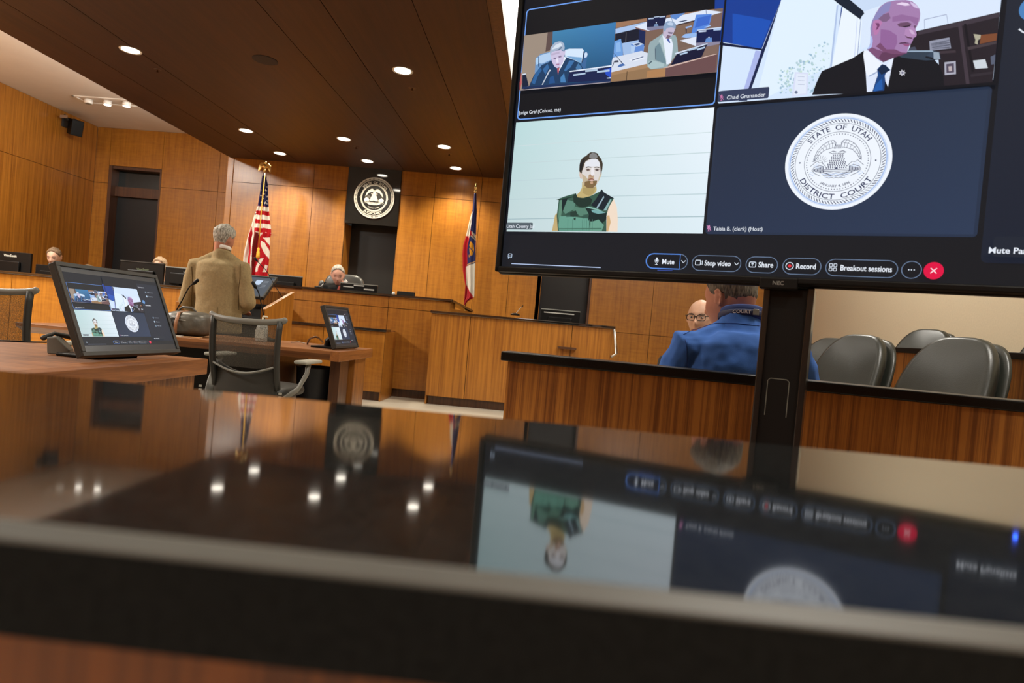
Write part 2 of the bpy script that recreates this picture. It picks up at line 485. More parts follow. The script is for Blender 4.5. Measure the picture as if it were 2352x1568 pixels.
    ln([(-0.24, -0.17), (0.24, -0.165)], 0.012, ink); ln([(-0.25, -0.205), (0.25, -0.20)], 0.012, ink)
    pl([(-0.04, -0.155), (0.0, -0.12), (0.04, -0.155)], ink)
    # base scroll and ground
    pl([(-0.36, -0.25), (-0.24, -0.22), (0.26, -0.22), (0.36, -0.25), (0.20, -0.34), (0, -0.355), (-0.22, -0.34)], fig if rev else paper)
    for t in range(5):
        y = -0.235 - t * 0.026
        ln([(-0.30 + 0.03 * t + 0.6 * k / 12 * (1 - 0.1 * t), y + 0.009 * math.sin(k * 2.1 + t * 1.7)) for k in range(13)], 0.009, ink if t % 2 == 0 or rev else mid)
    ln([(-0.22, -0.23), (-0.08, -0.29)], 0.012, ink); ln([(0.22, -0.23), (0.08, -0.29)], 0.012, ink)
# ------------------------------------------------------------------ television plane
TVW = 0.6                          # one video tile is 0.6 m wide
TVO = Vector((-0.1479, 2.0316, HC + 0.6372))
TVYAW = 0.43
TVR = Vector((math.cos(TVYAW), -math.sin(TVYAW), 0)); TVN = Vector((-math.sin(TVYAW), -math.cos(TVYAW), 0))   # right, towards viewer
def tv3(u, v, d=0.0): return TVO + TVR * (u * TVW) + Vector((0, 0, -v * TVW)) + TVN * d
def tvuv(px, py):
    d = ray(px, py); o = Vector((0, 0, HC)); t = (TVO - o).dot(TVN) / d.dot(TVN); q = o + d * t - TVO
    return (q.dot(TVR) / TVW, -q.z / TVW)
def crop(ox, oy, s): return lambda x, y: tvuv(ox + x / s, oy + y / s)

def draw_ui(cv):
    """the video conference shown on every display; coordinates in tile widths"""
    R = lambda *a, **k: cv.rect(*a, **k)
    cv.T = None
    cv.quadgrad((-0.03, -0.80), (2.745, -0.80), (2.745, 0.75), (-0.03, 0.75), (12, 16, 27), (16, 20, 30), (27, 28, 31), (26, 29, 36))
    # participants column
    cv.poly(cv.rr(2.03, -0.72, 2.73, 0.66, 0.02), (30, 36, 50))
    cv.text('Participants', 2.08, -0.62, 0.03, (225, 230, 240))
    cv.poly(cv.circ(2.115, -0.275, 0.046), (75, 130, 190)); cv.text('UJ', 2.115, -0.26, 0.03, (220, 235, 250), align='c')
    cv.line([(2.075, -0.205), (2.09, -0.19), (2.105, -0.205)], 0.006, (225, 230, 240))
    cv.text('Attendees', 2.135, -0.183, 0.03, (225, 230, 240), bold=0.02)
    for k in range(5):
        cv.poly(cv.circ(2.28, -0.52 + k * 0.10 if k < 2 else -0.10 + k * 0.1, 0.024, 12), (170, 190, 210) if k % 2 else (110, 130, 150))
        cv.text(['Clerk of court', 'Courtroom', 'Interpreter', 'Observer', 'Public line'][k], 2.33, (-0.51 + k * 0.10) if k < 2 else (-0.09 + k * 0.1), 0.024, (190, 200, 215))
    # tile 1: double video, highlighted frame
    cv.poly(cv.rr(0.003, -0.580, 1.0, -0.012, 0.02), (110, 160, 240)); cv.poly(cv.rr(0.009, -0.574, 0.994, -0.018, 0.016), (15, 18, 25))
    # tile 2: office video
    cv.poly(cv.rr(1.01, -0.577, 2.012, -0.012, 0.016), (214, 232, 255))
    # tile 3: jail video
    cv.T = None
    cv.quadgrad((0, 0), (0.998, 0), (0.998, 0.5625), (0, 0.5625), (188, 220, 222), (236, 246, 255), (222, 238, 246), (196, 216, 218))
    for v, col in ((0.11, (205, 222, 226)), (0.20, (196, 216, 220)), (0.29, (190, 212, 218)), (0.385, (186, 208, 214)), (0.487, (158, 184, 192))):
        cv.line([(0.0, v + 0.012), (0.5, v + 0.004), (0.998, v)], 0.0035, col)
    # tile 4: clerk tile with seal
    cv.poly(cv.rr(1.01, 0, 2.012, 0.565, 0.016), (40, 52, 74), cols=None)
    cv.quadgrad((1.02, 0.01), (2.0, 0.01), (2.0, 0.555), (1.02, 0.555), (38, 48, 68), (42, 55, 78), (46, 60, 86), (40, 52, 76))
    draw_seal(cv, 1.512, 0.262, 0.197, (28, 40, 84), (240, 246, 255), (160, 188, 235), 'DISTRICT  COURT', True, False, -1)
    # ---- jail figure
    D2 = crop(1260, 330, 7.467); cv.T = D2
    pg = cv.poly
    pg([(70, 1500), (120, 1230), (170, 1180), (200, 1500)], (196, 172, 120))
    pg([(1000, 1510), (1005, 1180), (1060, 1010), (1130, 960), (1180, 1090), (1195, 1300), (1190, 1515)], (242, 222, 202))
    pg([(1000, 1510), (1005, 1240), (1050, 1230), (1075, 1350), (1030, 1512)], (212, 176, 128))
    # neck and ears
    pg([(585, 660), (582, 760), (545, 830), (490, 880), (500, 930), (600, 935), (720, 905), (800, 860), (835, 800), (820, 690)], (196, 176, 120))
    pg([(600, 760), (590, 850), (700, 900), (790, 850), (815, 740)], (176, 156, 104))
    pg([(540, 470), (538, 560), (560, 610), (585, 605), (580, 500)], (214, 190, 176)); pg([(905, 480), (922, 510), (912, 560), (888, 590), (890, 500)], (205, 190, 160))
    # tunic
    pg([(145, 965), (300, 905), (480, 855), (505, 925), (600, 935), (720, 905), (890, 825), (920, 785), (960, 840), (1130, 940), (1040, 1100), (1000, 1250), (1000, 1512), (170, 1500), (150, 1240), (185, 970)], (58, 92, 78))
    pg([(200, 975), (245, 965), (235, 1170), (200, 1400), (175, 1250)], (96, 138, 118))
    pg([(330, 965), (480, 1010), (440, 1130), (300, 1210), (260, 1160)], (92, 136, 120))
    pg([(460, 1080), (560, 1110), (700, 1100), (690, 1210), (560, 1250), (430, 1150)], (88, 132, 114))
    pg([(200, 1250), (380, 1240), (470, 1260), (700, 1290), (720, 1500), (190, 1495), (180, 1400)], (104, 160, 142))
    pg([(730, 1340), (860, 1300), (960, 1400), (920, 1505), (720, 1505)], (108, 160, 140))
    pg([(240, 960), (345, 935), (290, 1060), (250, 1170), (235, 1080)], (24, 40, 44))
    pg([(430, 900), (480, 858), (508, 925), (620, 940), (700, 915), (760, 960), (730, 1060), (600, 1100), (520, 1080), (440, 1010)], (34, 54, 48))
    pg([(640, 1110), (720, 1100), (900, 1160), (1000, 1190), (1002, 1300), (930, 1370), (870, 1300), (760, 1340), (690, 1320), (700, 1210)], (26, 44, 44))
    pg([(380, 1180), (480, 1150), (520, 1240), (440, 1260), (385, 1255)], (40, 62, 54)); pg([(440, 1275), (480, 1270), (470, 1320), (445, 1310)], (40, 62, 54))
    pg([(730, 1060), (820, 960), (920, 785), (960, 840), (1130, 940), (1060, 950), (950, 1150), (840, 1110)], (28, 38, 48))
    pg([(830, 1100), (955, 900), (965, 925), (850, 1120)], (150, 176, 190)); pg([(950, 1150), (1070, 955), (1090, 965), (1000, 1150)], (140, 178, 180))
    pg([(740, 1140), (900, 1150), (990, 1190), (860, 1210), (760, 1180)], (120, 172, 172))
    pg([(650, 1095), (700, 1085), (870, 1130), (900, 1160), (700, 1110)], (140, 190, 180))
    for k in range(4):
        pg([(310, 1200 + 18 * k), (395, 1195 + 18 * k), (395, 1203 + 18 * k), (310, 1208 + 18 * k)], (40, 66, 60), up=False)
        pg([(600 - 8 * k, 1225 + 18 * k), (690, 1215 + 20 * k), (690, 1222 + 20 * k), (600, 1232 + 18 * k)], (50, 84, 76), up=False)
    for x in (340, 420, 590, 620, 660, 705, 760): cv.line([(x, 1300), (x - 4, 1490)], 5, (72, 116, 104)) if False else cv.poly([(x, 1300), (x + 7, 1300), (x + 3, 1490), (x - 4, 1490)], (78, 124, 110), up=False)
    pg([(190, 1455), (920, 1450), (920, 1470), (190, 1475)], (70, 112, 96)); pg([(145, 965), (480, 900), (480, 915), (200, 975)], (38, 60, 52))
    # head
    pg([(580, 480), (600, 400), (640, 300), (740, 260), (850, 265), (900, 320), (915, 430), (900, 560), (860, 660), (820, 730), (760, 770), (680, 765), (620, 720), (590, 640), (580, 560)], (222, 216, 214))
    pg([(580, 520), (640, 560), (690, 620), (680, 700), (640, 730), (600, 670)], (196, 178, 150))
    pg([(860, 640), (880, 560), (905, 520), (885, 620), (840, 700)], (205, 192, 165))
    pg([(700, 540), (745, 520), (790, 560), (780, 600), (690, 640), (690, 590)], (190, 160, 132))
    pg([(745, 420), (785, 420), (800, 540), (760, 560), (735, 540)], (236, 232, 236))
    pg([(640, 330), (740, 275), (850, 278), (888, 340), (880, 395), (760, 400), (640, 400)], (230, 232, 240))
    pg([(630, 660), (700, 640), (790, 640), (845, 640), (830, 710), (765, 770), (680, 766), (625, 725)], (128, 104, 70))
    pg([(720, 660), (770, 650), (775, 690), (735, 700)], (198, 160, 130))
    pg([(690, 615), (745, 598), (795, 612), (795, 632), (745, 622), (700, 640)], (150, 100, 82)); pg([(725, 628), (770, 622), (785, 640), (750, 650), (728, 645)], (226, 190, 180))
    pg([(715, 545), (750, 560), (785, 550), (780, 566), (745, 572), (715, 560)], (150, 110, 92))
    pg([(650, 410), (690, 395), (745, 405), (745, 418), (690, 412), (655, 425)], (62, 50, 44)); pg([(795, 408), (840, 400), (882, 412), (880, 425), (840, 416), (800, 420)], (66, 54, 46))
    pg([(645, 440), (690, 428), (735, 445), (715, 478), (670, 480)], (168, 150, 140)); pg([(795, 440), (840, 430), (885, 445), (865, 478), (820, 478)], (160, 146, 140))
    pg([(665, 448), (700, 442), (715, 455), (690, 470), (670, 465)], (88, 74, 74)); pg([(815, 448), (850, 442), (868, 455), (850, 470), (820, 466)], (80, 70, 72))
    # hair
    pg([(538, 480), (542, 370), (560, 300), (600, 245), (650, 220), (700, 175), (735, 155), (800, 155), (850, 175), (880, 225), (920, 280), (942, 350), (935, 440), (920, 500), (905, 545), (900, 440), (890, 340), (860, 285), (820, 265), (760, 272), (700, 280), (650, 310), (625, 350), (610, 420), (588, 470), (580, 520), (570, 515)], (66, 58, 48))
    pg([(710, 250), (715, 200), (760, 162), (820, 175), (850, 215), (850, 255), (800, 262), (760, 270)], (132, 132, 132)); pg([(545, 460), (550, 360), (600, 280), (640, 270), (600, 360), (585, 440), (560, 500)], (34, 34, 38))
    # ---- office video
    D1 = crop(1860, 0, 7.128); C6 = crop(1700, 0, 3.607); cv.T = C6
    pg([(-205, 0), (-215, 350), (-160, 352), (180, 415), (345, 0), (345, -250), (-190, -250)], (22, 62, 150))
    pg([(-60, 120), (180, 160), (260, 180), (170, 410), (-60, 370)], (28, 82, 184))
    pg([(-215, 350), (185, 412), (180, 424), (-215, 376)], (14, 26, 60))
    pg([(345, 0), (350, -250), (430, -250), (345, 0), (240, 330), (160, 560), (60, 840), (-8, 842), (100, 600), (180, 420), (190, 400)], (24, 36, 76))
    pg([(130, 425), (178, 432), (65, 760), (20, 790)], (172, 184, 236))
    pg([(345, 2), (770, 0), (820, 40), (750, 560), (560, 640), (250, 800), (140, 800)], (226, 242, 255))
    random.seed(3); cv.up()
    for k in range(170):
        a = random.random(); x = 340 + 400 * a + random.uniform(-40, 40); y = 780 - 480 * random.random() * (0.35 + 0.65 * a) + random.uniform(-10, 10)
        if x > 740 or y < 300: continue
        s = random.uniform(5, 17); c = random.choice([(176, 206, 214), (188, 214, 226), (160, 192, 214), (198, 224, 214)])
        pg([(x + s * random.uniform(.5, 1) * math.cos(t * 1.05), y + s * random.uniform(.5, 1) * math.sin(t * 1.05)) for t in range(6)], c, up=False)
    pg([(800, 60), (815, 45), (760, 560), (745, 560)], (176, 196, 232)); pg([(850, 70), (838, 68), (780, 560), (795, 560)], (58, 84, 150))
    pg([(850, 70), (975, 150), (995, 170), (1010, 180), (985, 480), (760, 560), (795, 560)], (236, 246, 255))
    pg([(998, 165), (1000, 180), (975, 470), (970, 470)], (104, 130, 190)); pg([(968, 160), (973, 160), (950, 480), (945, 480)], (196, 208, 244))
    pg([(765, 0), (900, 0), (1020, 100), (1028, 125), (1010, 140), (995, 170), (820, 45)], (22, 34, 52))
    pg([(960, 0), (2150, -60), (2145, 110), (1800, 190), (1440, 270), (1400, 200), (1000, 420), (1010, 150), (1028, 125), (1020, 95), (900, 0)], (220, 234, 254))
    pg([(900, 0), (1480, -30), (1150, 60), (1025, 105)], (204, 222, 248))
    cv.line([(1525, 248), (1525, 170), (1705, 128), (1718, 205)], 0, (150, 160, 180)) if False else None
    for a, b in (((1525, 248), (1523, 170)), ((1523, 170), (1705, 128)), ((1705, 128), (1718, 207))):
        pg([a, b, (b[0] + 4, b[1] + 4), (a[0] + 4, a[1] + 4)], (140, 150, 186), up=False)
    # shelves
    pg([(1440, 272), (1800, 190), (2147, 110), (2120, 400), (2085, 700), (1660, 745), (1640, 500), (1400, 440), (1420, 300)], (38, 32, 40))
    pg([(1470, 270), (1800, 195), (2147, 115), (2145, 150), (1800, 232), (1470, 300)], (62, 54, 64))
    pg([(1800, 200), (1830, 195), (1900, 720), (1870, 722)], (66, 56, 66)); pg([(1850, 210), (1870, 206), (1935, 600), (1915, 605)], (22, 20, 28))
    pg([(1420, 450), (1780, 425), (1785, 445), (1430, 470)], (62, 52, 60)); pg([(1880, 400), (2120, 350), (2118, 372), (1885, 425)], (70, 60, 66))
    pg([(1990, 300), (2125, 285), (2118, 345), (1980, 375)], (124, 74, 48)); pg([(1905, 625), (2090, 600), (2088, 620), (1908, 648)], (50, 44, 52))
    pg([(1565, 350), (1730, 320), (1745, 410), (1570, 430)], (148, 152, 172))
    for k in range(4): pg([(1575 + 8 * k, 370 + 14 * k), (1650, 355 + 16 * k), (1735, 335 + 20 * k), (1738, 345 + 20 * k), (1655, 372 + 14 * k), (1580, 384 + 13 * k)], (58, 60, 76), up=False)
    pg([(1690, 525), (1782, 515), (1785, 622), (1692, 630)], (176, 176, 192)); pg([(1704, 540), (1768, 532), (1770, 608), (1706, 614)], (86, 78, 96)); pg([(1722, 560), (1750, 556), (1752, 596), (1726, 600)], (190, 176, 180))
    pg([(1925, 512), (2025, 500), (2048, 572), (1945, 580)], (206, 214, 222)); pg([(1930, 292), (1990, 300), (1985, 330), (1965, 345), (1965, 380), (1940, 370), (1945, 340)], (176, 172, 150))
    pg([(2070, 480), (2110, 460), (2105, 540), (2075, 545)], (88, 96, 116))
    pg([(1380, 430), (1590, 428), (1650, 440), (1660, 500), (1600, 510), (1400, 470)], (56, 72, 92)); pg([(1380, 428), (1590, 427), (1600, 440), (1390, 440)], (152, 174, 196)); pg([(1598, 440), (1645, 444), (1655, 500), (1600, 498)], (150, 166, 184))
    pg([(1390, 430), (1400, 405), (1445, 395), (1462, 425)], (70, 74, 92))
    # certificate and jacket
    pg([(455, 605), (565, 612), (560, 792), (430, 808)], (218, 224, 248)); pg([(468, 618), (552, 624), (546, 780), (446, 794)], (228, 236, 252))
    for k in range(3): pg([(480, 640 + 32 * k), (535, 643 + 32 * k), (535, 647 + 32 * k), (480, 645 + 32 * k)], (150, 160, 190), up=False)
    pg(cv.circ(466, 772, 13, 12), (110, 120, 150))
    cv.T = D1
    pg([(40, 1568), (110, 1370), (200, 1180), (420, 1090), (700, 970), (880, 850), (1300, 950), (1600, 870), (2000, 960), (2110, 1080), (2180, 1250), (2200, 1490), (1400, 1515), (700, 1545)], (20, 22, 30))
    pg([(1590, 870), (1980, 870), (1880, 960), (2040, 1000), (1900, 1010), (1500, 960), (1440, 930)], (50, 64, 80))
    # shirt, tie
    pg([(885, 850), (940, 830), (1200, 1040), (1370, 965), (1330, 1160), (1280, 1430), (1240, 1500), (935, 1528), (915, 1210), (875, 920)], (222, 232, 252))
    pg([(875, 920), (915, 1210), (965, 1275), (1110, 1180), (1180, 1065), (940, 850), (885, 850)], (238, 244, 255))
    pg([(960, 1262), (1110, 1180), (1080, 1220), (968, 1275)], (150, 168, 206)); pg([(1240, 1110), (1330, 1160), (1370, 965), (1310, 1010)], (232, 240, 255))
    pg([(1100, 1150), (1180, 1070), (1240, 1085), (1320, 1165), (1250, 1200), (1225, 1260), (1235, 1340), (1215, 1505), (1020, 1525), (1060, 1400), (1110, 1250)], (26, 68, 128))
    pg([(1110, 1165), (1185, 1075), (1240, 1090), (1310, 1165), (1240, 1215), (1170, 1240)], (18, 38, 68)); pg([(1080, 1400), (1180, 1300), (1190, 1480), (1040, 1520)], (34, 92, 170))
    pg([(1230, 1340), (1275, 1435), (1250, 1505), (1215, 1505)], (18, 20, 28))
    # neck and head
    pg([(940, 830), (980, 760), (1000, 640), (1300, 800), (1590, 890), (1500, 920), (1380, 960), (1200, 1040), (1100, 980)], (126, 82, 120))
    pg([(1180, 880), (1400, 860), (1590, 890), (1500, 925), (1370, 965), (1200, 1040), (1130, 960)], (100, 62, 92))
    head = [(985, 780), (1000, 640), (990, 480), (1020, 360), (1080, 240), (1150, 130), (1250, 60), (1400, 28), (1560, 22), (1670, 45), (1740, 100), (1790, 170), (1803, 250), (1790, 360), (1750, 450), (1725, 495), (1745, 590), (1730, 620), (1690, 650), (1680, 690), (1650, 740), (1625, 775), (1600, 830), (1585, 885), (1480, 905), (1350, 900), (1200, 860), (1100, 830)]
    pg(head, (166, 128, 176))
    pg([(1000, 480), (1020, 370), (1080, 250), (1160, 140), (1250, 70), (1330, 50), (1300, 200), (1200, 260), (1120, 340), (1040, 350), (1010, 520), (1000, 780), (985, 780)], (142, 138, 190))
    pg([(1120, 330), (1200, 260), (1290, 230), (1320, 320), (1250, 380), (1190, 380)], (128, 98, 134))
    pg([(1410, 90), (1500, 60), (1600, 75), (1640, 110), (1560, 120)], (232, 214, 240)); pg([(1640, 50), (1740, 105), (1780, 170), (1700, 140), (1650, 90)], (214, 196, 232))
    pg([(1350, 300), (1500, 260), (1700, 300), (1780, 320), (1750, 440), (1640, 360), (1450, 370), (1350, 380)], (150, 108, 158))
    pg([(1430, 420), (1480, 395), (1600, 385), (1660, 410), (1640, 455), (1560, 475), (1450, 455)], (108, 76, 104)); pg([(1500, 455), (1560, 470), (1640, 445), (1640, 425), (1590, 445)], (48, 36, 52))
    pg([(1700, 440), (1740, 440), (1720, 490), (1700, 470)], (110, 80, 110))
    pg([(1560, 500), (1640, 470), (1700, 470), (1745, 590), (1730, 625), (1660, 645), (1590, 630), (1545, 600)], (180, 138, 186)); pg([(1550, 600), (1600, 625), (1680, 640), (1660, 655), (1590, 645)], (88, 54, 76))
    pg([(1620, 500), (1680, 520), (1720, 590), (1660, 580)], (208, 176, 214))
    pg([(1445, 740), (1480, 720), (1560, 715), (1650, 735), (1560, 735), (1480, 738)], (70, 34, 62)); pg([(1500, 742), (1580, 740), (1640, 745), (1610, 780), (1560, 775)], (150, 84, 128))
    pg([(1160, 500), (1300, 520), (1420, 600), (1430, 720), (1380, 830), (1250, 840), (1150, 740)], (148, 102, 156))
    pg([(1080, 780), (1150, 720), (1250, 830), (1400, 830), (1500, 880), (1580, 885), (1480, 908), (1350, 905), (1200, 865)], (122, 76, 112))
    pg([(1035, 380), (1090, 345), (1150, 355), (1185, 390), (1150, 460), (1130, 540), (1090, 600), (1050, 590), (1030, 490)], (186, 124, 176)); pg([(1070, 400), (1130, 400), (1145, 440), (1110, 500), (1080, 520), (1100, 450)], (120, 66, 112))
    pg([(990, 640), (1020, 600), (1030, 700), (1010, 800), (960, 830), (940, 820), (985, 760)], (176, 190, 242))
    pg([(1513 + (62 if k % 2 == 0 else 34) * math.cos(k * PI / 7), 1212 + (56 if k % 2 == 0 else 32) * math.sin(k * PI / 7)) for k in range(14)], (206, 206, 216)); pg(cv.circ(1513, 1212, 20, 10), (120, 122, 146))
    cv.T = None
    # clean the edges of tile 2 that the tracing may have crossed
    cv.rect(1.0005, -0.80, 1.0095, 0.0, (14, 17, 26)); cv.rect(2.013, -0.60, 2.028, 0.0, (14, 17, 26))
    cv.rect(1.0, -0.80, 2.02, -0.578, (14, 18, 28)); cv.rect(1.0, -0.0115, 2.02, -0.001, (14, 17, 26))
    # ---- judge half of tile 1
    D3 = crop(1190, 60, 9.8); cv.T = D3
    pg([(165, 240), (810, 150), (780, 700), (400, 1300), (70, 1480), (60, 1380), (110, 1000)], (158, 142, 128))
    pg([(690, 168), (810, 150), (785, 560), (640, 600)], (96, 78, 76))
    cv.quadgrad((806, 150), (2225, -60), (2105, 1290), (760, 1400), (66, 132, 176), (58, 124, 180), (30, 78, 120), (30, 78, 110))
    pg([(60, 1480), (110, 1300), (95, 1060), (60, 1300)], (190, 90, 96)); pg([(125, 1110), (200, 1090), (265, 1370), (120, 1400)], (22, 34, 60)); pg([(125, 1095), (200, 1085), (200, 1112), (128, 1122)], (214, 226, 244))
    pg([(400, 1100), (420, 740), (490, 700), (530, 650), (760, 600), (800, 900), (600, 1000)], (108, 150, 198)); pg([(425, 740), (490, 725), (500, 860), (440, 900), (415, 820)], (170, 206, 240))
    pg([(500, 690), (760, 610), (770, 780), (560, 870), (500, 860)], (180, 208, 240)); pg([(485, 720), (500, 720), (500, 900), (480, 950)], (28, 54, 94))
    pg([(1080, 560), (1180, 535), (1470, 535), (1500, 570), (1500, 640), (1450, 860), (1300, 800), (1080, 740)], (214, 232, 252)); pg([(1100, 700), (1460, 730), (1450, 870), (1330, 800)], (120, 168, 214))
    pg([(1505, 620), (1560, 600), (1590, 640), (1580, 720), (1540, 980), (1450, 980), (1450, 860)], (60, 104, 156)); pg([(1515, 640), (1560, 605), (1588, 650), (1570, 720), (1515, 740)], (206, 224, 248)); pg([(1470, 740), (1500, 580), (1512, 590), (1490, 800), (1445, 880)], (24, 44, 80))
    pg([(270, 1380), (380, 1130), (560, 900), (700, 840), (790, 790), (920, 1000), (1090, 720), (1300, 790), (1420, 870), (1500, 1000), (1180, 1060), (1140, 1320)], (28, 62, 100))
    for q, c in (([(330, 1300), (400, 1120), (520, 960), (560, 1010), (470, 1150), (400, 1330)], (46, 100, 158)), ([(580, 1000), (690, 870), (720, 960), (640, 1120)], (52, 104, 160)), ([(1060, 1020), (1180, 800), (1300, 800), (1200, 960), (1090, 1040)], (58, 112, 170)), ([(1320, 960), (1380, 860), (1460, 960), (1440, 1000), (1340, 1010)], (70, 120, 170)), ([(980, 1180), (1060, 1080), (1100, 1290), (980, 1290)], (70, 128, 184)), ([(740, 1180), (820, 1140), (860, 1300), (720, 1320)], (34, 82, 140))): pg(q, c)
    pg([(1060, 710), (1105, 740), (1000, 940), (930, 1060), (960, 950)], (236, 242, 255)); pg([(905, 970), (960, 960), (940, 1060), (925, 1120), (910, 1040)], (190, 90, 100))
    pg([(745, 620), (800, 580), (960, 550), (1060, 600), (1090, 560), (1085, 640), (1060, 720), (1040, 830), (970, 940), (900, 970), (840, 930), (790, 830), (760, 720)], (206, 196, 226))
    pg([(820, 740), (880, 735), (885, 765), (830, 770)], (130, 118, 150)); pg([(935, 705), (1000, 685), (1000, 725), (940, 740)], (140, 124, 156)); pg([(880, 880), (960, 868), (950, 895), (890, 898)], (166, 110, 150)); pg([(885, 760), (920, 750), (940, 840), (890, 850)], (232, 226, 246)); pg([(770, 650), (960, 600), (960, 640), (780, 690)], (188, 176, 206))
    pg([(745, 600), (760, 510), (850, 400), (940, 372), (1000, 375), (1060, 420), (1075, 520), (1055, 600), (1030, 560), (960, 560), (850, 590), (780, 620), (765, 690), (745, 640)], (166, 182, 206))
    pg([(780, 560), (860, 460), (980, 400), (1020, 460), (920, 520)], (214, 226, 240)); pg([(860, 580), (950, 540), (1000, 490), (1010, 520), (950, 575)], (96, 118, 146))
    pg([(560, 1340), (580, 1345), (735, 1050), (765, 1030), (760, 1005), (725, 1010), (700, 1060)], (196, 206, 222))
    pg([(1185, 1040), (2140, 905), (2120, 1240), (1140, 1300), (1150, 1200)], (20, 34, 78)); pg([(1960, 1000), (2135, 960), (2120, 1200), (2000, 1120)], (38, 80, 200)); pg([(1185, 1035), (2140, 905), (2140, 935), (1190, 1060)], (226, 236, 252))
    for q in ([(1265, 1110), (1540, 1075), (1545, 1105), (1270, 1150)], [(1535, 1020), (1810, 980), (1812, 1030), (1540, 1060)], [(1800, 1040), (2080, 1000), (2085, 1045), (1800, 1080)]): pg(q, (176, 200, 226))
    pg([(120, 1390), (2110, 1240), (2105, 1290), (110, 1440)], (24, 48, 92)); pg([(95, 1455), (2100, 1275), (2100, 1292), (90, 1475)], (170, 160, 166)); pg([(2020, 1190), (2115, 1175), (2115, 1205), (2025, 1208)], (206, 226, 250))
    # ---- lectern half of tile 1
    D4 = crop(1400, 20, 8.711); cv.T = D4
    pg([(150, 310), (2110, 40), (2285, 20), (2160, 1295), (45, 1490), (130, 600)], (122, 100, 90))
    pg([(155, 305), (1050, 180), (1700, 90), (2100, 40), (2110, 60), (1000, 220), (150, 415)], (158, 118, 92))
    pg([(140, 430), (760, 290), (760, 390), (600, 430), (140, 530)], (170, 196, 236)); pg([(140, 530), (610, 420), (760, 480), (720, 700), (600, 650), (130, 760)], (18, 24, 44))
    pg([(350, 500), (358, 500), (350, 690), (338, 690)], (110, 108, 110)); pg([(270, 720), (610, 650), (610, 700), (720, 740), (700, 880), (300, 960)], (160, 190, 232))
    pg([(610, 440), (740, 480), (720, 780), (600, 690)], (22, 38, 84)); pg([(120, 680), (250, 630), (290, 900), (290, 970), (95, 1000)], (110, 160, 224)); pg([(150, 720), (230, 690), (250, 880), (150, 900)], (140, 184, 236))
    pg([(450, 740), (560, 700), (710, 740), (700, 890), (450, 915)], (96, 140, 214)); pg([(460, 730), (600, 700), (700, 735), (560, 790)], (206, 222, 244)); pg([(500, 740), (600, 715), (650, 735), (560, 770)], (60, 84, 130)); pg([(450, 760), (540, 780), (510, 910), (450, 910)], (176, 204, 240))
    pg([(525, 395), (760, 300), (1150, 230), (1700, 110), (1940, 55), (2280, 100), (2040, 170), (1380, 350), (1110, 420), (800, 480)], (222, 232, 250))
    pg([(525, 395), (800, 475), (1100, 415), (1100, 445), (810, 505), (540, 425)], (128, 88, 82)); pg([(740, 490), (1090, 440), (1080, 560), (820, 720), (780, 920), (720, 880)], (124, 98, 86))
    pg([(1230, 160), (1530, 115), (1510, 130), (1350, 250), (1250, 220)], (90, 136, 206)); pg([(1390, 290), (1560, 255), (1575, 268), (1440, 305)], (24, 50, 90)); pg([(1940, 60), (1948, 60), (1962, 140), (1950, 140)], (60, 90, 150)); pg([(1230, 170), (1240, 170), (1290, 290), (1278, 290)], (110, 140, 180))
    pg([(770, 220), (1160, 165), (1110, 380), (765, 400)], (14, 26, 66)); pg([(800, 222), (905, 212), (905, 235), (800, 245)], (180, 200, 228)); pg([(910, 195), (1015, 182), (1015, 200), (910, 210)], (190, 210, 236)); pg([(1018, 190), (1130, 175), (1130, 200), (1018, 212)], (180, 200, 228))
    pg([(925, 340), (985, 335), (1005, 405), (890, 415)], (112, 140, 180)); pg(cv.circ(955, 312, 12, 10), (210, 224, 244)); pg([(765, 400), (1110, 375), (1095, 430), (830, 470), (765, 450)], (128, 130, 160))
    pg([(1370, 360), (1700, 280), (1690, 430), (1540, 560), (1450, 640), (1380, 780), (1340, 560)], (130, 104, 88)); pg([(2060, 190), (2270, 120), (2240, 400), (2010, 400)], (124, 98, 92)); pg([(1380, 345), (1720, 265), (1720, 290), (1380, 372)], (60, 46, 50))
    pg([(1750, 155), (2060, 140), (2040, 260), (2000, 400), (1700, 520), (1650, 560), (1700, 330)], (86, 136, 222)); pg([(1780, 220), (2040, 160), (2000, 340), (1720, 420)], (60, 106, 204)); pg([(1450, 600), (1530, 540), (1760, 510), (1760, 600), (1550, 620)], (150, 186, 238))
    pg([(1530, 400), (1660, 370), (1660, 395), (1550, 430)], (150, 184, 236)); pg([(1535, 430), (1560, 430), (1560, 520), (1545, 520)], (20, 28, 60)); pg([(1895, 410), (2030, 360), (2040, 380), (1960, 410)], (170, 200, 244))
    pg([(1420, 670), (1760, 590), (1750, 780), (1730, 775)], (226, 232, 248)); pg([(1380, 860), (1720, 780), (2200, 700), (2170, 940), (1900, 990), (1500, 800)], (128, 104, 94))
    pg([(1770, 455), (2250, 400), (2225, 690), (1745, 715)], (14, 28, 76)); pg([(1770, 455), (2250, 400), (2248, 425), (1770, 475)], (212, 226, 248)); pg([(1800, 480), (1950, 465), (1950, 495), (1800, 508)], (196, 212, 238)); pg([(2095, 435), (2245, 415), (2240, 465), (2095, 475)], (170, 196, 232))
    pg([(1955, 620), (2060, 612), (2065, 720), (1910, 730)], (96, 140, 206)); pg(cv.circ(2005, 605, 14, 10), (214, 228, 246)); pg([(1750, 715), (2225, 690), (2215, 740), (1900, 800), (1745, 770)], (140, 136, 160))
    pg([(90, 1010), (660, 875), (790, 920), (780, 1130), (60, 1300), (70, 1080)], (216, 224, 240)); pg([(405, 1050), (640, 985), (740, 1015), (500, 1090)], (232, 238, 250)); pg([(470, 1055), (690, 985), (705, 995), (480, 1068)], (34, 66, 120))
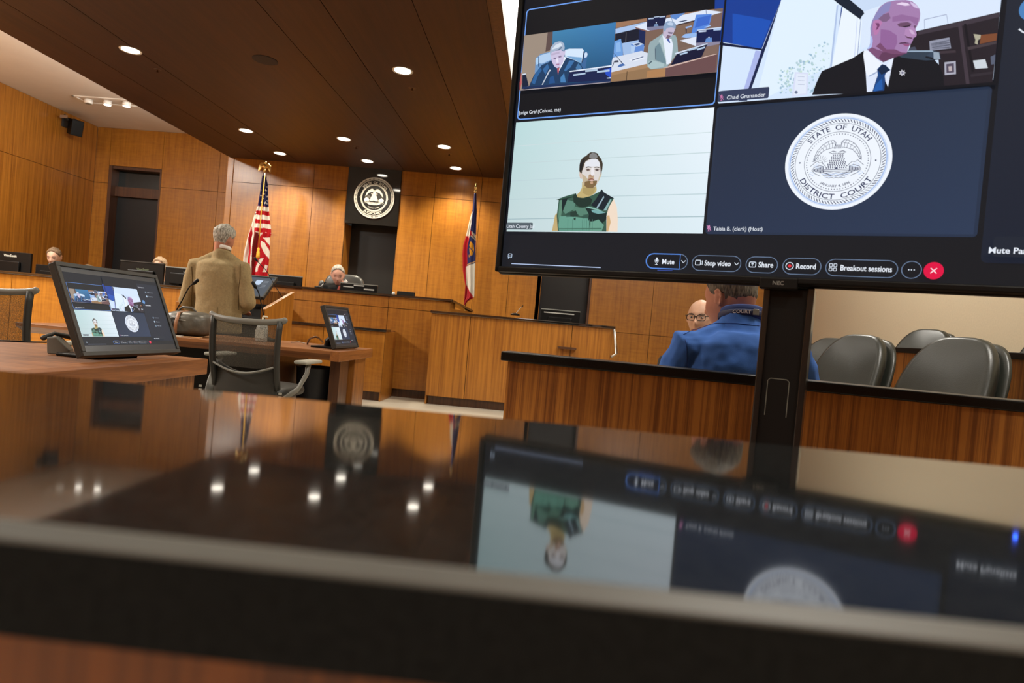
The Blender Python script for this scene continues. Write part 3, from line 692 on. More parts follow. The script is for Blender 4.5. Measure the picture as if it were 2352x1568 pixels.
    pg([(95, 905), (110, 915), (300, 1130), (285, 1140)], (34, 50, 80)); pg([(180, 1190), (230, 1140), (300, 1125), (345, 1160), (240, 1195)], (70, 110, 176)); pg([(120, 1070), (200, 1060), (205, 1100), (130, 1105)], (56, 60, 80)); pg([(75, 1180), (115, 1080), (125, 1085), (90, 1190)], (56, 60, 80))
    pg([(60, 1300), (780, 1130), (820, 1240), (60, 1370)], (168, 132, 98)); pg([(60, 1365), (760, 1215), (1140, 1215), (1130, 1390), (45, 1490)], (150, 118, 86)); pg([(370, 1280), (380, 1280), (368, 1465), (358, 1465)], (36, 26, 24))
    # blazer man
    pg([(780, 1190), (770, 1080), (800, 780), (830, 700), (1000, 590), (1080, 530), (1130, 600), (1300, 560), (1340, 570), (1370, 640), (1390, 900), (1320, 1000), (1160, 1210), (850, 1245)], (150, 172, 178))
    pg([(1080, 560), (1130, 620), (1260, 640), (1290, 760), (1250, 1120), (1160, 1150), (1100, 760)], (230, 238, 252)); pg([(930, 800), (1020, 720), (1140, 1050), (1150, 1140), (950, 1060)], (112, 140, 152))
    pg([(1080, 560), (1000, 680), (1060, 760), (1150, 1090), (1160, 1100), (1100, 700)], (176, 196, 200)); pg([(790, 1100), (870, 1060), (1110, 1130), (1100, 1190), (860, 1240), (790, 1190)], (170, 194, 198)); pg([(800, 1120), (870, 1070), (880, 1085), (810, 1150)], (70, 92, 104))
    pg([(930, 830), (945, 830), (950, 1040), (935, 1060)], (72, 92, 110)); pg([(1160, 640), (1200, 620), (1240, 720), (1210, 720)], (70, 92, 170))
    pg([(1095, 460), (1100, 380), (1160, 380), (1330, 400), (1320, 480), (1280, 560), (1200, 640), (1140, 640), (1090, 560)], (196, 184, 208)); pg([(1180, 560), (1250, 580), (1200, 640), (1150, 620)], (120, 96, 116)); pg([(1190, 500), (1290, 510), (1270, 540), (1200, 530)], (100, 90, 120))
    pg([(1100, 470), (1095, 400), (1130, 320), (1180, 285), (1290, 290), (1350, 350), (1340, 440), (1300, 420), (1250, 410), (1160, 430), (1130, 500)], (140, 164, 196)); pg([(1170, 330), (1240, 300), (1300, 330), (1280, 380), (1200, 370)], (188, 206, 232))
    # tilted display and lectern board
    pg([(1240, 1165), (1390, 900), (1980, 730), (1860, 1000), (1560, 1090)], (14, 20, 54)); pg([(1330, 920), (1975, 725), (1975, 745), (1340, 950)], (214, 226, 246))
    for q in ([(1425, 935), (1580, 890), (1585, 920), (1430, 965)], [(1595, 850), (1770, 800), (1770, 835), (1600, 880)], [(1765, 840), (1930, 790), (1925, 825), (1770, 870)]): pg(q, (180, 204, 232))
    pg([(1150, 1215), (1250, 1165), (2150, 935), (2175, 960), (2130, 1295), (1130, 1390)], (108, 78, 80)); pg([(1100, 1215), (1250, 1165), (2150, 935), (2165, 945), (1180, 1215)], (214, 186, 176)); pg([(780, 1275), (1140, 1215), (1130, 1390), (760, 1410)], (176, 130, 88))
    cv.T = None
    # ---- text and controls (u, v of their place on the screen)
    U = tvuv
    def tx(s, px, py, h, bold=0.006, col=(232, 238, 248), wpx=None):
        u, v = U(px, py); wd = None
        if wpx: wd = U(px + wpx[0], py + wpx[1])[0] - u
        cv.text(s, u, v, h, col, bold=bold, width=wd)
    tx('Judge Graf (Cohost, me)', 1195, 266, 0.0175, wpx=(96, -7))
    cv.poly(cv.rr(0.006, 0.520, 0.157, 0.555, 0.006), (84, 96, 104)); tx('Utah County Jail', 1167.5, 524.5, 0.0175, wpx=(63, 1))
    u0, v0 = U(1651, 231); cv.poly(cv.rr(1.013, v0 - 0.035, 1.225, -0.016, 0.006), (52, 62, 92))
    tx('Chad Grunander', 1671, 232, 0.0175, wpx=(88, -7)); tx('Taisia B. (clerk) (Host)', 1640, 531, 0.0175, wpx=(112, 3))
    def mic(px, py, col, k=1.0, slash=True):
        u, v = U(px, py)
        cv.line([(u - 0.006 * k, v - 0.004 * k), (u - 0.006 * k, v + 0.003 * k), (u, v + 0.009 * k), (u + 0.006 * k, v + 0.003 * k), (u + 0.006 * k, v - 0.004 * k)], 0.0018 * k, col)
        cv.poly(cv.rr(u - 0.0035 * k, v - 0.012 * k, u + 0.0035 * k, v + 0.004 * k, 0.003 * k), col); cv.line([(u, v + 0.009 * k), (u, v + 0.014 * k)], 0.002 * k, col); cv.line([(u - 0.005 * k, v + 0.014 * k), (u + 0.005 * k, v + 0.014 * k)], 0.002 * k, col)
        if slash: cv.line([(u - 0.01 * k, v - 0.012 * k), (u + 0.01 * k, v + 0.012 * k)], 0.002 * k, col)
    mic(1630, 525, (226, 150, 200)); mic(1659, 227, (200, 120, 170))
    def pill(pa, pb, hgt, col=(110, 130, 160), wd=0.0028):
        (ua, va), (ub, vb) = U(*pa), U(*pb); v = (va + vb) / 2
        o = cv.rr(ua, v - hgt / 2, ub, v + hgt / 2, hgt / 2 - 1e-4, 10); cv.line(o, wd, col, closed=True); return v
    H = 0.067
    pill((1488, 600), (1581, 603), H); v = 0.693
    ua, va = U(1487, 600); ub, vb = U(1564, 602); vm = (va + vb) / 2
    cv.line([(ub, vm - H / 2)] + [(ua + H / 2 - H / 2 * math.sin(a * PI / 10), vm - H / 2 * math.cos(a * PI / 10)) for a in range(11)] + [(ub, vm + H / 2)], 0.005, (88, 140, 230), closed=True)
    mic(1511, 600, (226, 236, 250), 1.25, False); tx('Mute', 1523, 607, 0.022, 0.02, wpx=(28, 1))
    def chev(px, py): u, v = U(px, py); cv.line([(u - 0.009, v - 0.005), (u, v + 0.005), (u + 0.009, v - 0.005)], 0.003, (226, 236, 250))
    chev(1572, 602)
    pill((1592, 605), (1703, 607), H); u, v = U(1607, 604); cv.line(cv.rr(u - 0.014, v - 0.010, u + 0.008, v + 0.011, 0.004), 0.003, (226, 236, 250), closed=True); cv.line([(u + 0.008, v - 0.003), (u + 0.016, v - 0.009), (u + 0.016, v + 0.009), (u + 0.008, v + 0.003)], 0.003, (226, 236, 250))
    tx('Stop video', 1620, 610.5, 0.022, 0.02, wpx=(60, 1)); chev(1693.5, 607)
    pill((1715, 609), (1787, 610), H); u, v = U(1730, 608.5); cv.line(cv.rr(u - 0.013, v - 0.010, u + 0.013, v + 0.011, 0.004), 0.003, (226, 236, 250), closed=True); cv.line([(u, v + 0.006), (u, v - 0.005)], 0.0025, (226, 236, 250)); cv.line([(u - 0.005, v - 0.001), (u, v - 0.006), (u + 0.005, v - 0.001)], 0.0025, (226, 236, 250))
    tx('Share', 1743, 614.5, 0.022, 0.02, wpx=(34, 0.5))
    pill((1799, 612), (1886, 614), H); u, v = U(1814.5, 612); cv.line(cv.circ(u, v, 0.0145, 18), 0.003, (226, 236, 250), closed=True); cv.poly(cv.circ(u, v, 0.007, 12), (220, 50, 60)); tx('Record', 1829, 618, 0.022, 0.02, wpx=(45, 1))
    pill((1897, 616), (2061, 619), H); u, v = U(1913.5, 615)
    for a in (-1, 1):
        for b in (-1, 1): cv.line(cv.rr(u + a * 0.008 - 0.0055, v + b * 0.0085 - 0.006, u + a * 0.008 + 0.0055, v + b * 0.0085 + 0.006, 0.003, 3), 0.0025, (226, 236, 250), closed=True)
    tx('Breakout sessions', 1930, 622, 0.022, 0.02, wpx=(118, 3))
    u, v = U(2092.5, 621); cv.line(cv.circ(u, v, 0.033, 28), 0.0028, (110, 130, 160), closed=True)
    for k in (-1, 0, 1): cv.poly(cv.circ(u + 0.009 * k, v, 0.0024, 8), (226, 236, 250))
    u, v = U(2143, 623); cv.poly(cv.circ(u, v, 0.033, 32), (226, 22, 70)); cv.line([(u - 0.01, v - 0.01), (u + 0.01, v + 0.01)], 0.0035, (255, 230, 236)); cv.line([(u + 0.01, v - 0.01), (u - 0.01, v + 0.01)], 0.0035, (255, 230, 236))
    cv.poly(cv.rr(2.06, 0.565, 2.42, 0.640, 0.014), (34, 40, 52)); tx('Mute Panelists', 2268, 583, 0.022, 0.02)
    u, v = U(1176, 588); cv.line(cv.rr(u - 0.0105, v - 0.009, u + 0.0105, v + 0.010, 0.004), 0.003, (200, 220, 246), closed=True); cv.text('cc', u, v + 0.004, 0.007, (210, 224, 246), align='c', bold=0.02); cv.line([(u - 0.006, v + 0.01), (u - 0.009, v + 0.016)], 0.003, (200, 220, 246))
    a, b = U(1179, 606.5), U(1383, 615.5); cv.line([a, b], 0.004, (186, 204, 240)); a, b = U(1513, 621.5), U(1547, 622.5); cv.line([a, b], 0.003, (60, 84, 170))
# ------------------------------------------------------------------ materials of the room
M_ANI = wood('figured veneer', (0.25, 0.088, 0.008), (0.44, 0.178, 0.019), figure=0.30, contrast=.85)
M_ANL = wood('striped veneer', (0.24, 0.082, 0.008), (0.45, 0.18, 0.022), sc1=(26, 26, 0.5), figure=0.05, contrast=1.0)
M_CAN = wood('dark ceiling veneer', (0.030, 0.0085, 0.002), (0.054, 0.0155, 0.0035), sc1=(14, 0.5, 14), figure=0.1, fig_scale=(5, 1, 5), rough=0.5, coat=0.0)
M_TEAK = wood('rail veneer', (0.14, 0.042, 0.006), (0.34, 0.13, 0.022), sc1=(34, 34, 0.45), figure=0.04, contrast=1.5, rough=0.4)
M_TAB = wood('table veneer', (0.17, 0.055, 0.016), (0.31, 0.125, 0.04), sc1=(1.2, 22, 22), figure=0.08, contrast=1.2, rough=0.42)
M_BRN = wood('dark brown wood', (0.05, 0.018, 0.008), (0.10, 0.04, 0.016), figure=0.05)
M_GAP = mat('dark joint', (0.012, 0.006, 0.003), 0.8)
M_GRAN = mat('black granite', (0.010, 0.011, 0.011), 0.052, spec=0.8, var=0.5, vscale=160)
M_GRAN.node_tree.nodes['Principled BSDF'].inputs['IOR'].default_value = 1.85
M_GRANM = mat('black granite front', (0.006, 0.006, 0.006), 0.34, spec=0.2, var=0.5, vscale=160)
M_WHITE = mat('white paint', (0.74, 0.70, 0.64), 0.85, var=0.03, vscale=3)
M_BEIGE = mat('beige wall covering', (0.60, 0.52, 0.37), 0.85, var=0.06, vscale=60, bump=0.15, bscale=350)
M_CARP = mat('grey beige carpet', (0.42, 0.38, 0.31), 0.95, var=0.16, vscale=90, bump=0.4, bscale=260)
M_BLK = mat('black plastic', (0.004, 0.004, 0.004), 0.45, var=0.1, spec=0.2)
M_BLKG = mat('glossy black plastic', (0.010, 0.010, 0.010), 0.18, spec=0.5)
M_DGREY = mat('dark grey plastic', (0.024, 0.024, 0.022), 0.5, var=0.15, vscale=30)
M_GREYP = mat('grey plastic', (0.16, 0.16, 0.145), 0.45, var=0.1)
M_LGREY = mat('light grey pad', (0.30, 0.30, 0.26), 0.5)
M_STEEL = mat('brushed steel', (0.62, 0.62, 0.60), 0.28, metal=1.0)
M_BRASS = mat('polished brass', (0.85, 0.62, 0.25), 0.25, metal=1.0)
M_LAMP = mat('lamp lens', (0.9, 0.9, 0.88), 0.4, emis=(1.0, 0.93, 0.80), estr=9.0)
M_LENS = mat('troffer lens', (0.9, 0.9, 0.88), 0.5, emis=(1.0, 0.94, 0.84), estr=3.0)
M_SCR = colattr_mat('display image', True, 0.45, 0.12)
M_GLASSD = mat('dark glass', (0.006, 0.009, 0.008), 0.06, spec=0.6)
Zf = 0.0

# ------------------------------------------------------------------ floor, ceiling, walls
XL, XR, YD, YB, YR = -8.33, 3.8, 11.4, 10.3, -3.6
def slab(name, x0, x1, y0, y1, z0, z1, m):
    return struct(MB().box(x0, x1, y0, y1, z0, z1).build(name, m))
slab('floor', XL - .1, XR + .1, YR - .1, YD + .1, -0.12, 0.0, M_CARP)
slab('ceiling', XL - .1, XR + .1, YR - .1, YD + .1, CEIL_Z, CEIL_Z + 0.12, M_WHITE)
slab('wall_rear', XL, XR, YR - .1, YR, 0, CEIL_Z, M_TEAK)
zj = P(372, 430, YD).z; zjb = P(800, 438, YB).z
def panel_wall(name, axis, pos, segs, zs, m, thick=0.03, gap=0.007, back=0.05, skip=(), nojoint=()):
    """veneered wall: one panel per cell, dark joints between them. axis 'y': wall at y=pos facing -y; 'x': wall at x=pos facing +x"""
    b = MB(); n = 0
    for i in range(len(segs) - 1):
        for j in range(len(zs) - 1):
            if (i, j) in skip: continue
            a0, a1, z0, z1 = segs[i] + gap / 2, segs[i + 1] - gap / 2, zs[j] + gap / 2, zs[j + 1] - gap / 2
            if j + 1 in nojoint and (i, j + 1) not in skip and j + 1 < len(zs) - 1: z1 += gap / 2
            if j in nojoint and (i, j - 1) not in skip: z0 -= gap / 2
            if axis == 'y': b.box(a0, a1, pos, pos + thick, z0, z1)
            else: b.box(pos - thick, pos, a0, a1, z0, z1)
            n += 1
    k = len(b.bm.faces)
    for i in range(len(segs) - 1):
        for j in range(len(zs) - 1):
            if (i, j) in skip: continue
            if axis == 'y': b.box(segs[i], segs[i + 1], pos + thick * .6, pos + thick + back, zs[j], zs[j + 1])
            else: b.box(pos - thick - back, pos - thick * .6, segs[i], segs[i + 1], zs[j], zs[j + 1])
    b.bm.faces.ensure_lookup_table()
    for f in b.bm.faces[k:]: f.material_index = 1
    return struct(b.build(name, [m, M_GAP]))
# left wall (runs away from the camera)
panel_wall('wall_left', 'x', XL, [YR, .5, 5.0, YD], [0, zj, CEIL_Z], M_ANL)
# wall with the left door
xd0, xd1 = P(251, 380, YD).x, P(372, 388, YD).x
zdt = P(310, 384, YD).z
xe = P(534, 400, YB).x
panel_wall('wall_door', 'y', YD, [XL, xd0, xd1, P(503, 400, YD).x, xe + 1.2], [0, min(zj, zdt), max(zj, zdt), CEIL_Z], M_ANI, skip=((1, 0), (1, 1)), nojoint=((2,) if zdt > zj else (1,)))
# back wall
xs = [P(px, py, YB).x for px, py in ((536, 400), (613, 400), (722, 400), (797, 450), (919, 450), (998, 450), (1105, 450), (1168, 640), (1241, 680), (1356, 680), (1498, 700))] + [XR]
slab_z = P(850, 516, YB).z
panel_wall('wall_back', 'y', YB, xs, [0, 1.11, zjb, CEIL_Z], M_ANI, skip=((3, 0), (3, 1), (3, 2), (8, 0), (8, 1)))
struct(MB().box(xe - 0.10, xs[0] - .003, YB + 0.004, YB + 0.09, 0, CEIL_Z, 0.012).box(xe - 0.10, xe - 0.06, YB + 0.09, YD, 0, CEIL_Z).build('trim_1', M_ANI))
# black stone panel with the seal and the recess under it
gx0, gx1 = xs[3], xs[4]
struct(MB().box(gx0, gx1, YB - 0.02, YB + 0.06, slab_z, CANOPY_Z + .2).build('trim_2', M_GRAN))
rb = MB().box(gx0, gx1, YB + 0.36, YB + 0.40, 0, CEIL_Z)
struct(rb.build('trim_3', mat('dark recess lining', (0.016, 0.016, 0.015), 0.35, spec=0.4)))
struct(MB().box(gx0 - 0.04, gx0 + .002, YB + 0.035, YB + 0.40, 0, slab_z).build('trim_4', M_ANL))
struct(MB().box(gx1 - .002, gx1 + 0.04, YB + 0.035, YB + 0.40, 0, slab_z).build('trim_5', M_ANL))
# right wall, beige with black cap handled by the jury partition
slab('wall_right', XR, XR + 0.1, YR, YB + .1, 0, CEIL_Z, M_BEIGE)
struct(MB().box(XL, XL + 0.015, YR, YD, 0, 0.1).build('baseboard_left', M_BRN))
struct(MB().box(xe, XR, YB - 0.012, YB, 0, 0.1).build('baseboard_back', M_BRN))

# doors
def build_door(name, x0, x1, y, ztop, transom):
    d = bpy.data.objects.new(name, None); C.objects.link(d); d.location = ((x0 + x1) / 2, y, 0); d['kind'] = 'structure'
    f = MB().box(x0, x0 + .06, y - .0, y + .30, 0, ztop).box(x1 - .03, x1, y, y + .30, 0, ztop).box(x0, x1, y + .02, y + .3, ztop - .05, ztop)
    if transom: f.box(x0 + .06, x1 - .03, y + .12, y + .26, transom[0], transom[1])
    f.build('door_frame', M_BRN, d)
    zt = transom[0] if transom else ztop - .05
    MB().box(x0 + .06, x1 - .03, y + .2, y + .24, 0, zt, .003).build('door_leaf', mat('black painted door', (0.010, 0.011, 0.012), 0.35, spec=0.5), d)
    if transom:
        MB().box(x0 + .06, x1 - .03, y + .19, y + .2, transom[1], ztop - .05).build('transom_pane', M_GLASSD, d)
    h = MB().tube([(x1 - .12, y + .2, 1.0), (x1 - .12, y + .14, 1.0), (x1 - .24, y + .14, 1.0)], .011, 8)
    h.build('door_handle', M_STEEL, d, smooth=True)
    return d
build_door('door_1', xd0, xd1, YD, zdt, (P(310, 455, YD + .2).z, P(310, 433, YD + .2).z))
build_door('door_2', xs[8] - .07, xs[9], YB, zjb, None)

# canopy of dark wood panels
XC0, XC1 = P(530, 358, YB).x, -0.53
cj = sorted(set([XC0] + [XC0 + 0.55, XC0 + 1.15] + [G(px, 0, CANOPY_Z).x for px in (587, 735, 946, 1117)] + [XC1]))
cj = [c for i, c in enumerate(cj) if i == 0 or c - cj[i - 1] > 0.2]
b = MB()
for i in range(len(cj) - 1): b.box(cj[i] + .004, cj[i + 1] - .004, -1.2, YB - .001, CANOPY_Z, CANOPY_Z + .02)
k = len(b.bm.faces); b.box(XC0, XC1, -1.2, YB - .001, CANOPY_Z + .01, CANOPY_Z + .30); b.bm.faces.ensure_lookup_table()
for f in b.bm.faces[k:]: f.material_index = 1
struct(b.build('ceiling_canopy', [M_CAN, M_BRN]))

# ------------------------------------------------------------------ lights in the ceilings
def downlight(x, y, label, z=CANOPY_Z, power=None):
    t = thing('downlight', label, 'ceiling light', (x, y, z), 0, 'round downlights in the wood canopy')
    MB().lathe([(0.078, -0.001), (0.098, -0.006), (0.100, 0.0), (0.078, 0.0)], seg=28).build('trim_ring', mat('white trim', (0.8, 0.78, 0.72), 0.4), t, local=True, smooth=True)
    MB().lathe([(0.079, -0.003), (0.079, 0.0)], seg=28).build('lens', M_LAMP, t, local=True)
    l = bpy.data.lights.new('downlight_lamp', 'SPOT'); l.energy = power or SPOT_W; l.color = WARM; l.spot_size = math.radians(128); l.spot_blend = 0.75; l.shadow_soft_size = 0.07
    o = bpy.data.objects.new('downlight_lamp', l); C.objects.link(o); o.location = (x, y, z - 0.02)
    return t
dl = [((300, 115), 'round downlight in the wood canopy nearest the left edge, beside the white ceiling'), ((925, 162), 'round downlight in the wood canopy nearest the large screen'),
      ((565, 300), 'round downlight left in the middle row, above the striped flag'), ((790, 319), 'round downlight in the centre of the middle row'), ((1020, 337), 'round downlight right in the middle row, near the large screen'),
      ((643, 352), 'small looking downlight left in the last row by the back wall'), ((844, 370), 'small looking downlight just above the black stone panel'), ((1047, 386), 'small looking downlight right in the last row, above the tricolour flag')]
for (px, py), lb in dl:
    g = G(px, py, CANOPY_Z)
    downlight(g.x, g.y, lb, power=SPOT_W * (1.25 if py > 345 else 1.0))
for gx, gy in ((-5.0 + .55, 3.4), (-1.3, 3.4), (-4.45, 0.8), (-1.3, 0.8)):       # more of the same above and behind the camera
    downlight(gx, gy, 'round downlight in the near part of the wood canopy, over the tables', power=SPOT_W)
g = G(609, 138, CANOPY_Z)
sp = thing('ceiling_speaker', 'dark round speaker grille set in the wood canopy between two lights', 'speaker', (g.x, g.y, CANOPY_Z))
MB().lathe([(0.0, -0.006), (0.105, -0.006), (0.118, -0.003), (0.118, 0.0)], seg=32).build('grille', mat('brown grille', (0.02, 0.010, 0.006), 0.7), sp, local=True, smooth=False)
for (px, py), lb in (((947, 202), 'small dark sprinkler below the downlight nearest the screen'), ((818, 337), 'small dark sprinkler beside the centre downlight'), ((1032, 353), 'small dark sprinkler beside the right middle downlight'), ((362, 160), 'small dark sprinkler right of the leftmost downlight')):
    g = G(px, py, CANOPY_Z)
    s = MB().lathe([(0.03, -0.004), (0.038, 0.0), (0.012, 0.0)], seg=16).lathe([(0.01, -0.03), (0.006, -0.004)], seg=8)
    for v in s.bm.verts: v.co += Vector((g.x, g.y, CANOPY_Z))
    o = s.build('sprinkler', M_BRN); tag(o, lb, 'sprinkler', 'sprinklers in the wood canopy')
# recessed fixture with adjustable spots in the white ceiling
c4 = [G(*p, CEIL_Z) for p in ((168, 218.6), (198, 235.4), (320, 245), (297, 228))]
x0, x1 = min(c.x for c in c4), max(c.x for c in c4); y0, y1 = min(c.y for c in c4), max(c.y for c in c4)
fx = thing('recessed_light', 'white rectangular ceiling fixture with adjustable spots, left of the wood canopy', 'ceiling light', ((x0 + x1) / 2, (y0 + y1) / 2, CEIL_Z))
fb = MB(); t_ = .04
for a in ((x0, x1, y0, y0 + t_), (x0, x1, y1 - t_, y1), (x0, x0 + t_, y0, y1), (x1 - t_, x1, y0, y1)): fb.box(a[0], a[1], a[2], a[3], CEIL_Z - .012, CEIL_Z)
fb.build('frame', mat('bright white metal', (0.9, 0.88, 0.82), 0.4), fx, bevel=.003)
for k in range(3):
    xx = x0 + (x1 - x0) * (k + .5) / 3; yy = (y0 + y1) / 2
    s = MB().lathe([(0.05, -0.06), (0.06, -0.05), (0.06, 0.0)], c=(xx, yy, CEIL_Z), seg=18).build('spot_head', mat('bright white metal', (0.9, .88, .82), .4), fx, smooth=True)
    MB().lathe([(0.048, -0.064), (0.048, -0.06)], c=(xx, yy, CEIL_Z), seg=18).build('lens', M_LAMP if k != 0 else M_LGREY, s)
# unseen light panels added to brighten walls and ceiling
for k, (tx, ty) in enumerate(FILL_PANELS):
    t = thing('troffer', ['white troffer over the near jury chairs', 'white troffer over the far end of the jury box', 'near troffer over the left desk', 'far troffer over the left desk', 'troffer behind the camera to the right', 'troffer behind the camera to the left'][k], 'ceiling light', (tx, ty, CEIL_Z), 0, 'white troffers in the ceiling')
    MB().box(-.32, .32, -.62, .62, -.012, 0, .003).build('frame', M_WHITE, t, local=True)
    MB().box(-.28, .28, -.58, .58, -.016, -.012).build('lens', M_LENS, t, local=True)
# bright linear light beside the canopy edge
g0, g1 = G(1172, 30, CEIL_Z), G(1200, 30, CEIL_Z)
t = thing('linear_light', 'bright linear ceiling light along the right edge of the wood canopy', 'ceiling light', ((g0.x + g1.x) / 2, 5.0, CEIL_Z))
MB().box(g0.x - .02, g1.x + .3, 3.2, 9.8, CEIL_Z - .015, CEIL_Z).build('housing', M_WHITE, t)
MB().box(g0.x, g1.x + .28, 3.25, 9.75, CEIL_Z - .02, CEIL_Z - .015).build('lens', M_LENS, t)
# loudspeaker on the left wall
g = PX(148, 284, XL)
t = thing('wall_speaker', 'black loudspeaker on a bracket high on the left wood wall', 'speaker', (XL, g.y, g.z))
Rm = Matrix.Rotation(math.radians(-35), 4, 'Z') @ Matrix.Rotation(math.radians(14), 4, 'Y')
MB().box(-.12, .12, -.11, .11, -.20, .12, .012, M=Matrix.Translation((.20, 0, -.02)) @ Rm @ Matrix.Scale(.8, 4)).build('cabinet', M_BLK, t, local=True)
MB().box(0, .03, -.07, .07, -.06, .12, .004).box(.02, .2, -.02, .02, .06, .09).tube([(0.03, 0, .12), (.12, -.16, .10), (.2, -.18, .02)], .014, 8).build('bracket', M_DGREY, t, local=True)
MB().box(-.06, .06, -.10, -.085, .03, .075, M=Matrix.Translation((.17, -.15, .0))).build('badge', M_STEEL, t, local=True)

# ------------------------------------------------------------------ seal on the black stone
sc_ = P(860, 455, YB - .02); SR = (P(906, 455, YB).x - P(814, 455, YB).x) / 2
seal = thing('wall_seal', 'round silver court seal with raised lettering mounted on the black stone panel', 'seal', (sc_.x, YB - .02, sc_.z))
MB().lathe([(SR, 0), (SR, 0.012), (SR * .985, 0.016)], M=Matrix.Rotation(PI / 2, 4, 'X'), c=(0, 0, 0), seg=72).build('backing_disc', M_GRANM, seal, local=True)
cvs = Canvas(); draw_seal(cvs, 0, 0, SR, (9, 10, 10), (205, 205, 195), (120, 120, 115), 'JUDICIARY', True, True, 1)
M_SEAL = colattr_mat('silver seal relief', False, 0.45, 0.5)
M_SEAL.node_tree.nodes['Principled BSDF'].inputs['Metallic'].default_value = 0.25
cvs.build('relief', lambda x, y, d: Vector((sc_.x + x, YB - .037 - d, sc_.z + y)), M_SEAL, seal, step=6e-5)
# ------------------------------------------------------------------ benches
def desk_front(name, label, y, x0, x1, ztop, joints, zjoint=None, depth=0.6, ledge=0.35, kick=0.11, m=None, cat='desk', capm=None):
    """veneered front with a thin black stone cap, a worktop behind it and a recessed dark kick"""
    t = thing(name, label, cat, ((x0 + x1) / 2, y, 0)); m = m or M_ANI; gap = .007
    xs_ = [x0] + sorted(joints) + [x1]; zs_ = [kick] + ([zjoint] if zjoint else []) + [ztop - .03]
    b = MB()
    for i in range(len(xs_) - 1):
        for j in range(len(zs_) - 1): b.box(xs_[i] + gap / 2, xs_[i + 1] - gap / 2, y, y + .02, zs_[j] + gap / 2, zs_[j + 1] - gap / 2)
    k = len(b.bm.faces); b.box(x0 + .003, x1 - .003, y + .014, y + .07, kick, ztop - .032); b.box(x0, x0 + .02, y + .02, y + depth, 0, ztop - .03); b.box(x1 - .02, x1, y + .02, y + depth, 0, ztop - .03)
    b.bm.faces.ensure_lookup_table()
    for f in b.bm.faces[k:k + 6]: f.material_index = 1
    b.build('front_panel', [m, M_GAP], t)
    MB().box(x0 - .015, x1 + .015, y - .03, y + .22, ztop - .03, ztop, .004).build('cap', capm or M_GRAN, t)
    MB().box(x0 + .02, x1 - .02, y + .07, y + depth, ztop - ledge - .04, ztop - ledge).build('worktop', M_TAB, t)
    MB().box(x0 + .03, x1 - .03, y + .06, y + .09, 0, kick + .02).build('kick', M_BRN, t)
    return t
# judge's bench: raised centre
YJ = 8.4; zJ = P(800, 667, YJ).z; xJ1 = P(1036, 688, YJ).x; xJ0 = -4.4
jb = desk_front('judge_bench', "long veneered judge's bench with black stone cap in front of the back wall", YJ, xJ0, xJ1, zJ, [P(893, 690, YJ).x, P(790, 690, YJ).x - 1.2], P(739, 693, YJ).z, cat='bench', depth=.42, ledge=.30)
e1 = P(1085, 712, 9.5)
MB().prism([(xJ1, YJ), (e1.x, e1.y), (e1.x - .06, e1.y), (xJ1 - .06, YJ + .02)], 0, e1.z - .03, 'z').build('wing_panel', M_ANI, jb)
def sloped_cap(a, b, w_, th): # cap bar from a to b
    d = (b - a); n = Vector((-d.y, d.x, 0)).normalized() * w_
    mb = MB(); V = [mb.bm.verts.new(p) for p in (a - n * .1, b - n * .1, b + n, a + n, a - n * .1 - Vector((0, 0, th)), b - n * .1 - Vector((0, 0, th)), b + n - Vector((0, 0, th)), a + n - Vector((0, 0, th)))]
    for f in ((0, 1, 2, 3), (7, 6, 5, 4), (0, 4, 5, 1), (1, 5, 6, 2), (2, 6, 7, 3), (3, 7, 4, 0)): mb.bm.faces.new([V[i] for i in f])
    return mb
sloped_cap(Vector((xJ1 + .01, YJ, zJ)), Vector((e1.x, e1.y, e1.z)), .12, .03).build('wing_cap', M_GRAN, jb)
# lower clerk station in front of it
YL0 = 7.5; YS = 7.8; zS = P(780, 747, YS).z; xS1 = P(886, 757, YS).x
desk_front('clerk_station', "low veneered station with thin black cap standing against the judge's bench", YS, P(575, 700, YL0).x + .08, xS1, zS, [P(740, 800, YS).x], None, depth=.59, ledge=.02, cat='desk')
# clerk desk at the right
YC = 8.0; zC = P(1200, 731, YC).z; xC0, xC1 = P(985, 800, YC).x, P(1409, 770, YC).x
cd = desk_front('clerk_desk', 'tall veneered desk with black cap and steel grab bar, right of the judge', YC, xC0, xC1, zC, [P(1075, 800, YC).x, P(1314, 760, YC).x], None, depth=.36, kick=P(977, 908, YC).z, m=M_ANL)
gb = [P(1411, 757, YC - .05), P(1416, 812, YC - .05), P(1405, 818, YC - .05)]
MB().tube([gb[0] + Vector((0, .05, .0)), gb[0], gb[1], gb[2], gb[2] + Vector((0, .05, -.0))], .016, 10).build('grab_bar', M_STEEL, cd, smooth=True)
lg = [P(1281, 795, YC - .12), P(1324, 800, YC - .12)]
MB().prism([(lg[0].x, YC), (lg[0].x, YC - .12), (lg[1].x, YC - .12), (lg[1].x, YC)], lg[0].z - .025, lg[0].z, 'z').build('pull_shelf', M_BRN, cd)
# desk at the left
YL = YL0; zL = P(60, 626, YL).z
desk_front('left_desk', 'long veneered desk with black cap below the left monitors', YL, XL + .05, P(575, 700, YL).x, zL, [-6.4, -5.0], None, depth=.82)
# raised floors behind the benches
struct(MB().box(xJ0 + .05, xJ1 - .05, YJ + .95, YB, 0, .32).build('trim_6', M_CARP))

